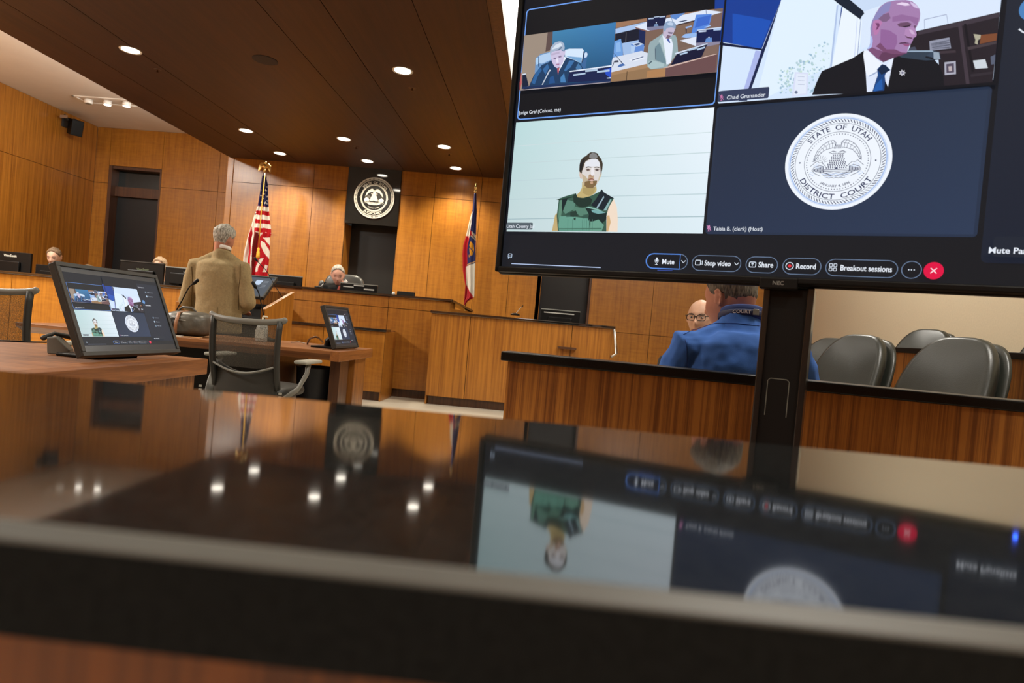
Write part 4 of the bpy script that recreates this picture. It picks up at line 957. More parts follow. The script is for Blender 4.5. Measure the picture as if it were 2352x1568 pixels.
# ------------------------------------------------------------------ flags
FM = colattr_mat('flag cloth', False, 0.75, 0.2)
def inpoly(x, y, pts):
    r = False; n = len(pts)
    for i in range(n):
        x1, y1 = pts[i]; x2, y2 = pts[(i + 1) % n]
        if (y1 > y) != (y2 > y) and x < (x2 - x1) * (y - y1) / (y2 - y1) + x1: r = not r
    return r
def flag_cloth(name, parent, Y, cr_, left, right, zones, base, folds, depth, nu=70, nv=190):
    """draped cloth between a left and a right silhouette, given as (y, x) tables in a view of the photograph"""
    ox, oy, s = cr_
    def ip(t, y):
        for i in range(len(t) - 1):
            if t[i][0] <= y <= t[i + 1][0]: return t[i][1] + (t[i + 1][1] - t[i][1]) * (y - t[i][0]) / (t[i + 1][0] - t[i][0])
        return t[-1][1] if y > t[-1][0] else t[0][1]
    y0, y1 = left[0][0], left[-1][0]
    mb = MB(); cl = mb.bm.loops.layers.float_color.new('col')
    pos = {}
    def fn(u, v):
        y = y0 + (y1 - y0) * v; x = ip(left, y) + (ip(right, y) - ip(left, y)) * u
        a = ip([(y0, .15), (y0 + (y1 - y0) * .3, .7), (y1, 1.0)], y)
        dy = depth * a * (math.sin(u * folds * PI + .6 * math.sin(v * 7)) * .5 + .25 * math.sin(u * folds * 2.3 * PI + 1.3 + v * 3)) - depth * .5 * a * math.sin(u * PI)
        p = P(ox + x / s, oy + y / s, Y); p = Vector((p.x, p.y + dy, p.z))
        return p
    F = mb.grid(fn, nu, nv)
    for idx, f in enumerate(F):
        i, j = idx % nu, idx // nu
        y = y0 + (y1 - y0) * (j + .5) / nv; x = ip(left, y) + (ip(right, y) - ip(left, y)) * (i + .5) / nu
        c = base
        for pts, col in zones:
            if inpoly(x, y, pts): c = col
        c = (*lin(c), 1)
        for l in f.loops: l[cl] = c
    o = mb.build(name, FM, parent, smooth=True, solid=.004)
    return o
R_, W_, B_ = (176, 20, 34), (226, 222, 214), (40, 42, 92)
def star(x, y, r): return [(x + r * (1 if k % 2 == 0 else .42) * math.sin(k * PI / 5), y - r * (1 if k % 2 == 0 else .42) * math.cos(k * PI / 5)) for k in range(10)]
YF = 9.55
pb = P(590, 560, YF); pt = P(607, 400, YF)
fl = thing('striped_flag', 'American flag with red and white stripes hanging from a gold-topped pole', 'flag', (P(596, 640, YF).x, YF, .32))
zones = [([(225, 690), (280, 640), (285, 760), (240, 780)], B_), ([(330, 280), (420, 280), (420, 672), (275, 665)], B_)]
for k, y in enumerate((668, 722, 775, 830, 880, 935, 985)):
    zones.append(([(255, y), (445, y + 12), (445, y + 68), (255, y + 56)], W_ if k % 2 == 0 else R_))
zones += [([(225, 775), (265, 765), (250, 1000), (215, 1560), (100, 1560), (150, 1050)], W_), ([(208, 900), (168, 1060), (160, 1300), (180, 1480), (215, 1480), (208, 1200), (205, 1050)], R_), ([(100, 1300), (160, 1060), (165, 1560), (90, 1560)], W_),
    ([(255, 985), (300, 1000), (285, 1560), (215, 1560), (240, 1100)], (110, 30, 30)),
    ([(300, 985), (445, 1000), (440, 1030), (420, 1060), (400, 1560), (215, 1560), (280, 1100)], R_),
    ([(290, 1005), (360, 995), (310, 1050)], W_), ([(330, 1085), (370, 1120), (425, 1240), (418, 1330), (360, 1240)], W_), ([(360, 1060), (420, 1050), (425, 1160), (390, 1110)], W_),
    ([(300, 1340), (355, 1310), (330, 1400), (285, 1480), (245, 1480)], W_), ([(370, 1390), (395, 1400), (380, 1480), (340, 1480)], W_), ([(290, 1200), (310, 1230), (285, 1300)], W_)]
for sx, sy, r in ((385, 470, 15), (372, 520, 13), (398, 545, 16), (385, 630, 20), (400, 600, 14), (330, 620, 12), (330, 470, 10), (330, 540, 11), (310, 590, 10), (255, 745, 16), (395, 425, 12), (360, 580, 12), (300, 640, 9)): zones.append((star(sx, sy, r), W_))
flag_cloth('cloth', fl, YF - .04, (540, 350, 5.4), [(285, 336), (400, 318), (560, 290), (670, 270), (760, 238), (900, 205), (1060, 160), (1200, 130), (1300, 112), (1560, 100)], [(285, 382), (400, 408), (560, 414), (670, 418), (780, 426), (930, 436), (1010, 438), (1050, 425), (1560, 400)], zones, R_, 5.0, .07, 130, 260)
top = P(607, 398, YF); bot = Vector((P(585, 640, YF).x, YF, .32)); bot = Vector((top.x, YF, .32))
MB().tube([bot, top], .013, 12).build('pole', M_BRN, fl, smooth=True)
MB().lathe([(.14, 0), (.15, .02), (.06, .05), (.02, .09)], c=(bot.x, bot.y, .32), seg=24).build('stand', M_BRASS, fl, smooth=True)
ez = top.z
eg = MB(); eg.ell((top.x, YF, ez + .04), (.016, .016, .03)).ell((top.x, YF, ez + .105), (.034, .025, .04)).ell((top.x, YF, ez + .16), (.02, .02, .026)).ell((top.x - .004, YF - .02, ez + .158), (.006, .016, .007))
for s in (-1, 1):
    eg.prism([(top.x + s * .012, ez + .13), (top.x + s * .05, ez + .155), (top.x + s * .085, ez + .12), (top.x + s * .092, ez + .02), (top.x + s * .07, ez + .045), (top.x + s * .045, ez + .09), (top.x + s * .015, ez + .08)], YF - .012, YF + .012, 'y')
eg.build('eagle_finial', M_BRASS, fl, smooth=False, bevel=.003)
yl = mat('yellow cord', (0.75, 0.42, 0.03), .6)
c0, c1 = P(608, 402, YF - .12), P(594, 568, YF - .14)
MB().tube([c0, (c0 + c1) / 2 + Vector((0, -.01, 0)), c1], .008, 8).build('cord', yl, fl, smooth=True)
MB().lathe([(.006, 0), (.02, -.02), (.012, -.05), (.022, -.07), (.026, -.14), (.016, -.16)], c=tuple(c1), seg=14).build('tassel', yl, fl, smooth=True)
# tricolour flag
YU = 9.75
fu = thing('tricolour_flag', 'blue, white and red state flag with yellow beehive on a brass-topped pole', 'flag', (P(1092, 430, YU).x, YU, .32))
N_, RW = (44, 50, 100), (170, 30, 44)
zu = [([(330, 215), (370, 215), (372, 640), (355, 690), (300, 640)], N_), ([(322, 420), (300, 620), (285, 720), (248, 690), (290, 450)], (220, 218, 208)),
      ([(200, 700), (280, 700), (270, 1000), (250, 1060), (205, 1100)], RW), ([(290, 700), (360, 690), (350, 1000), (265, 1045), (262, 860)], N_),
      ([(310, 640), (360, 690), (358, 725), (308, 672)], (176, 168, 150)), ([(305, 685), (358, 735), (357, 748), (300, 700)], (170, 160, 140)),
      ([(300, 755), (330, 790), (335, 850), (318, 910), (300, 920), (288, 860), (285, 800)], (206, 146, 40)), ([(285, 905), (292, 930), (283, 940), (278, 915)], (206, 146, 40)),
      ([(280, 800), (335, 880), (332, 890), (278, 812)], N_), ([(262, 1015), (350, 975), (350, 985), (265, 1028)], (196, 160, 110)), ([(262, 1035), (350, 998), (345, 1400), (330, 1390), (250, 1240), (240, 1045)], (218, 216, 208)),
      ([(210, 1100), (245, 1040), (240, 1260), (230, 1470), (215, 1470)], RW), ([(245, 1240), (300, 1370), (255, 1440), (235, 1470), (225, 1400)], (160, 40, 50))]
flag_cloth('cloth', fu, YU - .04, (1020, 400, 4.9), [(215, 340), (400, 318), (560, 275), (680, 250), (800, 215), (900, 208), (1090, 214), (1250, 240), (1470, 222)], [(215, 362), (400, 368), (640, 362), (1000, 350), (1250, 342), (1380, 338), (1400, 320), (1425, 268), (1470, 236)], zu, RW, 3.0, .05, 50)
tp = P(1092, 440, YU)
MB().tube([(tp.x, YU, .32), tp], .012, 12).build('pole', M_BRASS, fu, smooth=True)
MB().lathe([(.14, 0), (.15, .02), (.06, .05), (.02, .09)], c=(tp.x, YU, .32), seg=24).build('stand', M_BRASS, fu, smooth=True)
MB().lathe([(.02, -.02), (.026, .0), (.012, .02), (.018, .04), (.022, .06), (.008, .10), (.002, .14)], c=tuple(tp), seg=16).build('spear_finial', M_BRASS, fu, smooth=True)

# ------------------------------------------------------------------ displays
def canvas_plane(o, r, up, nrm, w_): # maps canvas (u, v) to a display whose picture starts at o
    return lambda u, v, d: o + r * ((u + .04) * w_) - up * ((v + .80) * w_) + nrm * (d + .0002)
def screen_monitor(label, bc, yaw, tilt, Wd, ratio, ui=True, depth=.055, name='monitor', foot=None, uic=None):
    """flat display; bc bottom centre, its picture side faces -y at yaw 0"""
    t = thing(name, label, 'monitor', (bc[0], bc[1], bc[2]))
    r = Vector((math.cos(yaw), math.sin(yaw), 0)); back = Vector((-math.sin(yaw), math.cos(yaw), 0)); up = Vector((0, 0, 1)) * math.cos(tilt) + back * math.sin(tilt); nb = r.cross(up); nb = -nb if nb.dot(back) < 0 else nb
    o = Vector(bc); H = Wd * ratio; M = Matrix(((r.x, nb.x, up.x, o.x), (r.y, nb.y, up.y, o.y), (r.z, nb.z, up.z, o.z), (0, 0, 0, 1)))
    bz = .018
    MB().box(-Wd / 2, Wd / 2, 0, .03, 0, H, .004, M=M).box(-Wd * .38, Wd * .38, .028, depth, H * .12, H * .86, .012, M=M).build('housing', M_DGREY if ui else M_BLK, t)
    b = MB(); 
    for a in ((-Wd / 2, Wd / 2, 0, bz), (-Wd / 2, Wd / 2, H - bz, H), (-Wd / 2, -Wd / 2 + bz, bz, H - bz), (Wd / 2 - bz, Wd / 2, bz, H - bz)): b.box(a[0], a[1], -.007, 0, a[2], a[3], M=M)
    b.build('bezel', M_DGREY if ui else M_BLK, t, bevel=.002)
    if uic is not None:
        w_ = (Wd - 2 * bz) / 2.80; ph = 1.575 * w_
        oo = M @ Vector((-Wd / 2 + bz, -.0005, bz + (H - 2 * bz - ph) * .5 + ph))
        uic.build('screen', canvas_plane(oo, r, up, -nb, w_), M_SCR, t, step=1.2e-5, lift=.022)
        MB().box(-Wd / 2 + bz, Wd / 2 - bz, -.0004, 0, bz, H - bz, M=M).build('panel', mat('dark display panel', (.01, .01, .011), .25, emis=lin((52, 52, 52)), estr=1.0), t)
    if foot:
        f = Vector(foot); c = M @ Vector((0, depth * .8, H * .35)); z0 = f.z
        fb = MB(); Rz = Matrix.Rotation(yaw, 4, 'Z')
        fb.box(-.13, .13, -.09, .09, 0, .014, .005, M=Matrix.Translation(f) @ Rz)
        fb.tube([f + Vector((0, 0, .01)), f + Vector((0, 0, .05)), c], (.03), 10)
        fb.build('stand', M_BLK, t, smooth=False)
    return t, M, Wd, H
UI = Canvas(); draw_ui(UI)
# large television on a cart
tvt = thing('television', 'large wall-sized television showing a video conference, on a black pole stand', 'television', (tv3(1.337, 0.764).x, tv3(1.337, .764).y, tv3(0, .764).z))
MT = Matrix(((TVR.x, -TVN.x, 0, 0), (TVR.y, -TVN.y, 0, 0), (0, 0, 1, 0), (0, 0, 0, 1)))
def tvbox(mb, u0, u1, v0, v1, d0, d1, bev=0):  # d: towards the viewer
    M = Matrix.Translation(TVO) @ MT
    return mb.box(u0 * TVW, u1 * TVW, -d1, -d0, -v1 * TVW, -v0 * TVW, bev, M=M)
b = MB(); u0, u1, v0, v1 = -.041, 2.756 - .041, -.80, .772
for a in ((u0, u1, v1 - .028, v1), (u0, u1, v0, v0 + .03), (u0, -.012, v0, v1), (2.74 - .05, u1, v0, v1)): tvbox(b, *a, -.02, .012, .004)
b.build('bezel', M_BLKG if False else M_BLK, tvt)
b = MB(); tvbox(b, u0 - .004, u1 + .004, v0, v1 + .008, -.045, -.018, .006); tvbox(b, .35, 2.3, -.6, .6, -.11, -.04, .01); b.build('housing', M_BLK, tvt)
UI.build('screen', tv3, M_SCR, tvt)
nu, nv = tvuv(1789, 651)
b = MB(); tvbox(b, nu - .075, nu + .075, nv - .022, nv + .024, -.02, .016, .003); lp = b.build('logo_plate', M_BLK, tvt)
cl = Canvas(); cl.text('NEC', nu, nv + .008, .016, (120, 120, 116), bold=.02, align='c'); cl.build('logo', lambda u, v, d: tv3(u, v, .0165 + d), colattr_mat('printed mark', False, .5, .3), lp)
b = MB(); tvbox(b, 2.208, 2.222, .752, .764, .010, .0135); b.build('power_light', mat('blue power light', (.01, .03, .3), .3, emis=(.03, .12, 1.0), estr=14), tvt)
# stand column: from the floor up behind the television
ul, ur = tvuv(1757, 655)[0] + .01, tvuv(1868, 665)[0] - .01
st = thing('television_stand', 'black square pole stand carrying the large television', 'stand', (tv3((ul + ur) / 2, 0).x, tv3((ul + ur) / 2, 0).y, 0))
vf = (HC + .6372) / TVW
b = MB(); tvbox(b, ul, ur, .782, vf, -.105, -.02, .006); b.build('column', M_BLK, st)
b = MB(); tvbox(b, ul - .015, ul + .012, .782, vf, -.10, -.010, .003); tvbox(b, ur - .012, ur + .015, .782, vf, -.10, -.010, .003); b.build('side_channel', M_BLKG, st)
ca, cb = tvuv(1762, 868), tvuv(1812, 872)
cvp = Canvas(); cvp.line([(ca[0], ca[1] + .16), (ca[0], ca[1] + .01), (ca[0] + .01, ca[1]), (cb[0] - .01, ca[1]), (cb[0], ca[1] + .01), (cb[0], ca[1] + .16)], .0035, (96, 96, 88))
cvp.build('cover_plate_edge', lambda u, v, d: tv3(u, v, -.0195 + d), colattr_mat('printed mark', False, .5, .3), st)
b = MB()
for s in (-1, 1):
    tvbox(b, (ul + ur) / 2 + s * .55 - .05, (ul + ur) / 2 + s * .55 + .05, vf - .14, vf - .04, -.35, .30, .01)
tvbox(b, (ul + ur) / 2 - .6, (ul + ur) / 2 + .6, vf - .14, vf - .05, -.11, -.01, .01)
b.build('base', M_BLK, st)
for s in (-1, 1):
    for d in (-.30, .25):
        c = tv3((ul + ur) / 2 + s * .55, vf, d); MB().tube([c + TVR * -.015 + Vector((0, 0, .0275)), c + TVR * .015 + Vector((0, 0, .0275))], .0265, 14).build('caster', M_DGREY, st, smooth=False)

# ------------------------------------------------------------------ attorney tables
def table(name, label, x0, x1, y0, y1, z=0.74):
    t = thing(name, label, 'table', ((x0 + x1) / 2, (y0 + y1) / 2, 0))
    prof = [(y0, z), (y1, z), (y1, z - .025), (y1 - .09, z - .075), (y0 + .09, z - .075), (y0, z - .025)]
    MB().prism(prof, x0, x1 - .07, 'x').build('table_top', M_TAB, t, bevel=.002)
    MB().box(x1 - .07, x1, y0, y1, z - .075, z, .002).build('end_apron', wood('table end veneer', (0.15, 0.05, 0.013), (0.30, 0.11, 0.03), sc1=(20, 1.2, 20), figure=.1), t)
    for k, (a, c) in enumerate(((x1 - .62, x1 - .52), (x0 + .5, x0 + .6))):
        MB().box(a, c, y0 + .18, y1 - .12, 0, z - .075, .003).build('pedestal', M_BRN, t)
    MB().box(x1 - .12, x1 - .05, y1 - (.34 if y0 > 4 else .52), y1 - .02, 0, z - .078, .003).build('leg_panel', M_TEAK, t)
    MB().box(x1 - .16, x1 - .08, y0 + .30, y0 + .52, 0, z - .075, .003).build('leg_panel', M_BRN, t)
    MB().box(x0 + .6, x1 - .62, (y0 + y1) / 2, (y0 + y1) / 2 + .03, .15, z - .075).build('modesty_panel', M_BLK, t)
    return t
T1X, T2X = G(478, 824, .74).x, G(780, 808, .74).x
table('attorney_table', 'near wooden attorney table at the left, carrying the large tilted monitor', -4.3, T1X, 2.0, G(478, 824, .74).y)
T2Y0, T2Y1 = G(780, 808, .74).y, G(862, 801, .74).y
table('attorney_table', 'far wooden attorney table behind the mesh chair, with briefcase and small turned monitor', P(57, 739, 4.8).x, T2X, T2Y0, T2Y1)
screen_monitor('large black monitor on the near table, turned right and showing the video call', (-1.76, 2.75, .765), 1.49, .41, .595, .66, uic=UI, foot=(-1.93, 2.75, .74))
screen_monitor('small black monitor turned right, at the end of the far attorney table', (-1.557, 5.13, .752), 1.53, .365, .53, .65, uic=UI, foot=(-1.72, 5.13, .74))
# hinge levers and adjustment knob seen beside the big monitor
kb = thing('desk_phone', 'dark grey angular desk phone behind the left edge of the large tilted monitor', 'phone', (P(147, 778, 2.75).x, 2.75, .74))
MB().prism([(-.05, 0), (.035, 0), (.03, .02), (-.02, .075), (-.055, .07)], -.05, .05, 'y', M=Matrix.Rotation(.5, 4, 'Z')).build('base', M_GREYP, kb, local=True, bevel=.006)
MB().tube([(-.045, -.06, .065), (-.03, -.02, .085), (-.01, .05, .07)], [.012, .008, .012], 10, close_round=True).build('handset', M_DGREY, kb, local=True, smooth=True)
def cable(label, pts, r=.004, m=M_BLK, name='cable'):
    mb = MB(); q = [Vector(p) for p in pts]; out = []
    for i in range(len(q) - 1):
        p0, p1, p2, p3 = q[max(i - 1, 0)], q[i], q[i + 1], q[min(i + 2, len(q) - 1)]
        for k in range(8):
            t = k / 8; out.append(.5 * ((2 * p1) + (-p0 + p2) * t + (2 * p0 - 5 * p1 + 4 * p2 - p3) * t * t + (-p0 + 3 * p1 - 3 * p2 + p3) * t ** 3))
    out.append(q[-1]); mb.tube(out, r, 8)
    return tag(mb.build(name, m, smooth=True), label, 'cable')
gz = lambda px, py, z=.745: G(px, py, z)
cable('thin black cable lying across the near table towards the phone', [gz(-30, 781), gz(30, 783), gz(70, 785), gz(120, 786)], .004)
cable('brown cable looping up behind the small turned monitor', [gz(706, 789), P(712, 778, 5.3), P(728, 774, 5.25), gz(742, 786)], .008, M_BRN)
cable('thin pale cable on the far table right of the mesh chair', [gz(668, 786), gz(686, 785), gz(700, 788)], .003, M_LGREY)

# ------------------------------------------------------------------ monitors on the desks (seen from behind)
def back_monitor(label, pxl, pxr, pytop, Y, zb, txt=None, strips=None, topcol=None, h=None, tilt=0.0):
    a, c = P(pxl, pytop, Y), P(pxr, pytop + (pxr - pxl) * .088, Y); zt = (a.z + c.z) / 2; Wd = c.x - a.x
    t = thing('desk_monitor', label, 'monitor', ((a.x + c.x) / 2, Y, zb)); x = (a.x + c.x) / 2; H = zt - max(zb + .06, zt - Wd * .62); z0 = zt - H
    M = Matrix.Translation((x, Y, z0)) @ Matrix.Rotation(tilt, 4, 'X')
    MB().box(-Wd / 2, Wd / 2, 0, .03, 0, H, .005, M=M).box(-Wd * .3, Wd * .3, -.03, .0, H * .1, H * .7, .01, M=M).build('housing', M_BLK, t)
    MB().box(-Wd / 2 + .012, Wd / 2 - .012, .03, .032, .012, H - .012, M=M).build('screen', mat('lit display', (.02, .02, .02), .3, emis=(.25, .3, .4), estr=1.2), t)
    MB().tube([(x, Y + .0, z0 + H * .3), (x, Y + .02, zb + .01)], .02, 10).box(x - .12, x + .12, Y - .08, Y + .1, zb, zb + .012, .004).build('stand', M_BLK, t)
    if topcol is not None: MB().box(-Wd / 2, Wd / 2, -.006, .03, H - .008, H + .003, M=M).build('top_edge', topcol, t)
    if txt:
        c2 = Canvas(); c2.text(txt[0], 0, 0, txt[1], txt[2], bold=.03, dx=(1, 0), dy=(0, 1))
        c2.build('logo', lambda u, v, d: M @ Vector((-Wd / 2 + txt[3] * Wd + u, -.0012 - d, H * txt[4] + v)), colattr_mat('printed mark', False, .5, .3), t)
    if strips:
        s = MB()
        for (u0, u1, h0, h1) in strips: s.box(-Wd / 2 + u0 * Wd, -Wd / 2 + u1 * Wd, -.012, -.004, H * h0, H * h1, M=M)
        s.build('label_strip', mat('pale label', (.6, .62, .6), .5), t)
    return t
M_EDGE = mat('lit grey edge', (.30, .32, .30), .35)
WB = zL - .30
back_monitor('wide black monitor back at the far left of the left desk', -40, 72, 572, 7.75, WB, ('ViewSonic', .028, (190, 190, 180), .44, .84))
back_monitor('low black monitor beside the short-haired seated person, behind the big monitor', 82, 150, 606, 7.8, WB)
back_monitor('wide dark monitor on the left desk in front of the dark doorway', 277, 377, 597, 7.8, WB, ('ViewSonic', .026, (90, 100, 80), .38, .70), topcol=M_DGREY)
back_monitor('black monitor on the left desk, partly behind the person in the blazer', 380, 448, 611, 7.8, WB, ('ViewSonic', .02, (150, 150, 140), .62, .72), topcol=M_EDGE)
back_monitor("black monitor back on the left end of the judge's bench, beside the flag", 618, 694, 629, 8.72, zJ - .30, ('DELL', .012, (120, 120, 118), .46, .30), topcol=M_EDGE)
back_monitor("judge's monitor with pale label strips along its back", 782, 867, 648, 8.68, zJ - .30, None, [(.09, .37, .82, .86), (.37, .65, .90, .95), (.65, .92, .76, .82)], M_EDGE)
back_monitor('monitor back with one pale strip on the tall clerk desk', 1243, 1333, 708, 8.27, zC - .36, None, [(.08, .85, .84, .88)], M_EDGE)
def gooseneck(label, pts, Y, head=.012, r=.004, foot=True, m=M_BLK, hm=None):
    q = [P(px, py, Y) for px, py in pts]
    t = thing('gooseneck_microphone', label, 'microphone', tuple(q[0]))
    mb = MB(); out = []
    for i in range(len(q) - 1):
        p0, p1, p2, p3 = q[max(i - 1, 0)], q[i], q[i + 1], q[min(i + 2, len(q) - 1)]
        for k in range(6):
            s = k / 6; out.append(.5 * ((2 * p1) + (-p0 + p2) * s + (2 * p0 - 5 * p1 + 4 * p2 - p3) * s * s + (-p0 + 3 * p1 - 3 * p2 + p3) * s ** 3))
    out.append(q[-1]); mb.tube(out, r, 8).build('neck', m, t, smooth=True)
    d = (q[-1] - q[-2]).normalized()
    MB().tube([q[-1] - d * .005, q[-1] + d * head * 2.6], [head, head * 1.1], 12, close_round=True).build('head', hm or M_BLK, t, smooth=True)
    if foot: MB().lathe([(.055, 0), (.06, .01), (.045, .022), (.012, .03)], c=tuple(q[0]), seg=20).build('base', M_BLK, t, smooth=True)
    return t
gooseneck("silver gooseneck microphone left of the judge", [(732, 661), (738, 656), (745, 650)], 8.65, .008, .004, True, M_STEEL)
gooseneck('thin silver microphone on the tall clerk desk', [(1183, 724), (1191, 712), (1199, 704)], 8.2, .006, .004, True, M_STEEL)
np_ = P(931, 674, YJ + .08)
nb_ = thing('name_block', "small black box standing on the judge's bench cap, right of the dark recess", 'box', (np_.x, YJ + .08, zJ))
MB().prism([(0, 0), (.09, 0), (.07, .055), (.02, .055)], -.115, .115, 'x').build('block', M_BLK, nb_, local=True, bevel=.003)
wt = P(904, 672, YJ + .06)
tag(MB().lathe([(.018, 0), (.022, .008), (.018, .03), (.010, .035)], c=(wt.x, YJ + .06, zJ), seg=16).build('small_cup', mat('white plastic', (.8, .8, .78), .3), smooth=True), "tiny white cup on the judge's bench cap beside the black box", 'cup')  # unidentified small white item

# ------------------------------------------------------------------ lectern
LY0, LY1 = 6.25, 6.95
a, c = P(609, 710, LY0), P(676, 671, LY1); xr = (a.x + c.x) / 2; xl = P(404, 690, LY0).x
lec = thing('lectern', 'wide wooden lectern with slanted side panels in front of the person in the blazer', 'lectern', ((xl + xr) / 2, (LY0 + LY1) / 2, 0))
for x0_, x1_ in ((xr - .04, xr), (xl, xl + .04)):
    MB().prism([(LY0, 0), (LY1, 0), (LY1, c.z), (LY0, a.z)], x0_, x1_, 'x').build('side_panel', M_ANL, lec, bevel=.002)
MB().box(xl + .04, xr - .04, LY1 - .04, LY1, 0, c.z - .01, .002).build('front_panel', M_TEAK, lec)
MB().prism([(LY0 + .22, a.z - .10), (LY1 - .04, c.z - .16), (LY1 - .04, c.z - .19), (LY0 + .22, a.z - .13)], xl + .04, xr - .04, 'x').build('slanted_top', mat('matt black laminate', (.008, .009, .011), .9, spec=.1), lec)
MB().box(xl + .04, xr - .04, LY0 + .04, LY1 - .04, .80, .83, .002).build('shelf', mat('matt black laminate', (.008, .009, .011), .9, spec=.1), lec)
MB().box(xl + .05, xr - .05, LY0 + .06, LY1 - .05, .02, .79, .002).build('equipment_box', mat('matt black laminate', (.008, .009, .011), .9, spec=.1), lec)
screen_monitor('tilted touch display lying on the lectern, right of the person in the blazer', (P(598, 683, LY0 + .22).x - .27, LY0 + .22, P(598, 683, LY0 + .22).z), .02, .95, .60, .66, uic=None, name='lectern_display', foot=None)
cvl = Canvas(); cvl.rect(0, 0, 1, .62, (70, 80, 92)); cvl.poly([(.70, .10), (.82, .10), (.80, .26), (.68, .26)], (190, 210, 235))
for k in range(6): cvl.line([(.84, .12 + .045 * k), (.93, .12 + .045 * k)], .012, (130, 140, 152))
bc = Vector((P(598, 683, LY0 + .22).x - .27, LY0 + .22, P(598, 683, LY0 + .22).z)); yw, tl = .02, .95
rr_ = Vector((math.cos(yw), math.sin(yw), 0)); bk = Vector((-math.sin(yw), math.cos(yw), 0)); uu = Vector((0, 0, 1)) * math.cos(tl) + bk * math.sin(tl); nn = rr_.cross(uu)
lp_ = [o for o in C.objects if o.name.startswith('lectern_display')][0]
cvl.build('screen', lambda u, v, d: bc + rr_ * (-.28 + u * .56) + uu * (.37 - v * .56) + nn * (.002 + d) , M_SCR, lp_)
gooseneck('black gooseneck microphone curving up from the right rear of the lectern', [(648, 682), (628, 650), (612, 622), (598, 607), (590, 598)], LY0 + .45, .012, .004, False)
gooseneck('black gooseneck microphone rising between the lectern display and the pump bottle', [(616, 783), (612, 750), (603, 712), (594, 672), (586, 658)], T2Y1 - .35, .014, .005, True)
gooseneck("black gooseneck microphone in front of the blazer's left side, on the far table", [(398, 768), (404, 718), (418, 690), (434, 660), (446, 650)], T2Y1 - .5, .013, .005, True)
bx = P(410, 690, LY0 + .1)

# ------------------------------------------------------------------ things on the far table
def GT(px, py): return G(px, py, .74)
bs = thing('briefcase', 'brown and black leather briefcase lying on the far table left of the mesh chair', 'bag', (P(435, 770, 4.98).x, 4.98, .74))
BX = lambda px, py: P(px, py, 4.98) - Vector(bs.location)
cx0, cx1 = BX(388, 740).x, BX(484, 745).x
lea = mat('worn black leather', (.10, .094, .080), .36, var=.3, vscale=25, bump=.3, bscale=60)
MB().ell(((cx0 + cx1) / 2, .02, .098), ((cx1 - cx0) / 2, .17, .097), e=.62, seg=32, rings=16).build('body', lea, bs, local=True, smooth=True)
MB().ell((cx0 + .07, -.13, .085), (.085, .05, .06), e=.7, seg=24, rings=12).build('side_pocket', mat('black leather', (.02, .019, .018), .4, bump=.2, bscale=90), bs, local=True, smooth=True)
MB().tube([(cx0 + .155, -.172, .02), (cx0 + .16, -.182, .10), (cx0 + .15, -.13, .18), (cx0 + .15, .0, .198)], (.014, .004), 8).build('strap', mat('tan leather', (.28, .12, .05), .5), bs, local=True, smooth=True)
MB().tube([(cx0 + .06, .0, .185), (cx0 + .10, .0, .222), (cx0 + .18, .0, .222), (cx0 + .22, .0, .185)], .009, 10).build('handle', lea, bs, local=True, smooth=True)
MB().tube([(cx0 + .17, -.155, .125), (cx1 - .06, -.130, .12), (cx1 - .01, -.03, .12)], .0035, 8).build('zip', M_LGREY, bs, local=True, smooth=True)
pap = thing('paper_stack', 'small stack of papers and a grey folder on the far table, behind the briefcase', 'papers', (P(398, 722, 5.3).x, 5.3, .74))
for k in range(5): MB().box(-.16 + .01 * k, .10 - .012 * k, -.1, .13, .012 * k, .012 * k + .009).build('folder' if k % 2 else 'sheet', [M_BLK, mat('paper', (.62, .58, .5), .8), M_GREYP][k % 3], pap, local=True)
for px, lb in ((430, 'small orange envelope tucked under the briefcase'), (465, 'pale slip of paper under the right end of the briefcase')):
    g = GT(px - 8, 776 if px < 450 else 771)
    tag(MB().prism([(g.x - .06, 4.76), (g.x + .07, 4.755), (g.x + .05, 4.84), (g.x - .05, 4.83)], .741, .747, 'z').build('envelope', mat('orange paper', (.5, .27, .12), .8) if px < 450 else mat('paper', (.62, .58, .5), .8)), lb, 'paper')
pbt = P(603, 745, 5.1)
t = thing('pump_bottle', 'clear hand sanitizer pump bottle seen through and above the mesh chair back', 'bottle', (pbt.x, 5.1, .74))
MB().lathe([(.040, 0), (.044, .01), (.044, .11), (.036, .135), (.016, .15)], seg=24).build('body', mat('milky plastic', (.62, .66, .62), .3), t, local=True, smooth=True)
MB().box(-.035, .035, -.0462, -.040, .03, .10).build('label', mat('pale green label', (.72, .78, .72), .5), t, local=True)
MB().lathe([(.016, .15), (.016, .168), (.006, .17), (.006, .20)], seg=14).tube([(0, 0, .203), (.03, 0, .203), (.036, 0, .195)], .007, 8).build('pump', mat('ivory plastic', (.72, .68, .52), .4), t, local=True, smooth=True)
bn = thing('waste_bin', 'black bin standing under the far table near its right end', 'bin', (P(728, 880, 5.25).x, 5.25, 0))
MB().lathe([(.13, 0), (.17, .56), (.175, .57), (.16, .57), (.12, .02)], seg=24).build('bin_body', mat('blue black plastic', (.008, .010, .016), .4), bn, local=True, smooth=True)
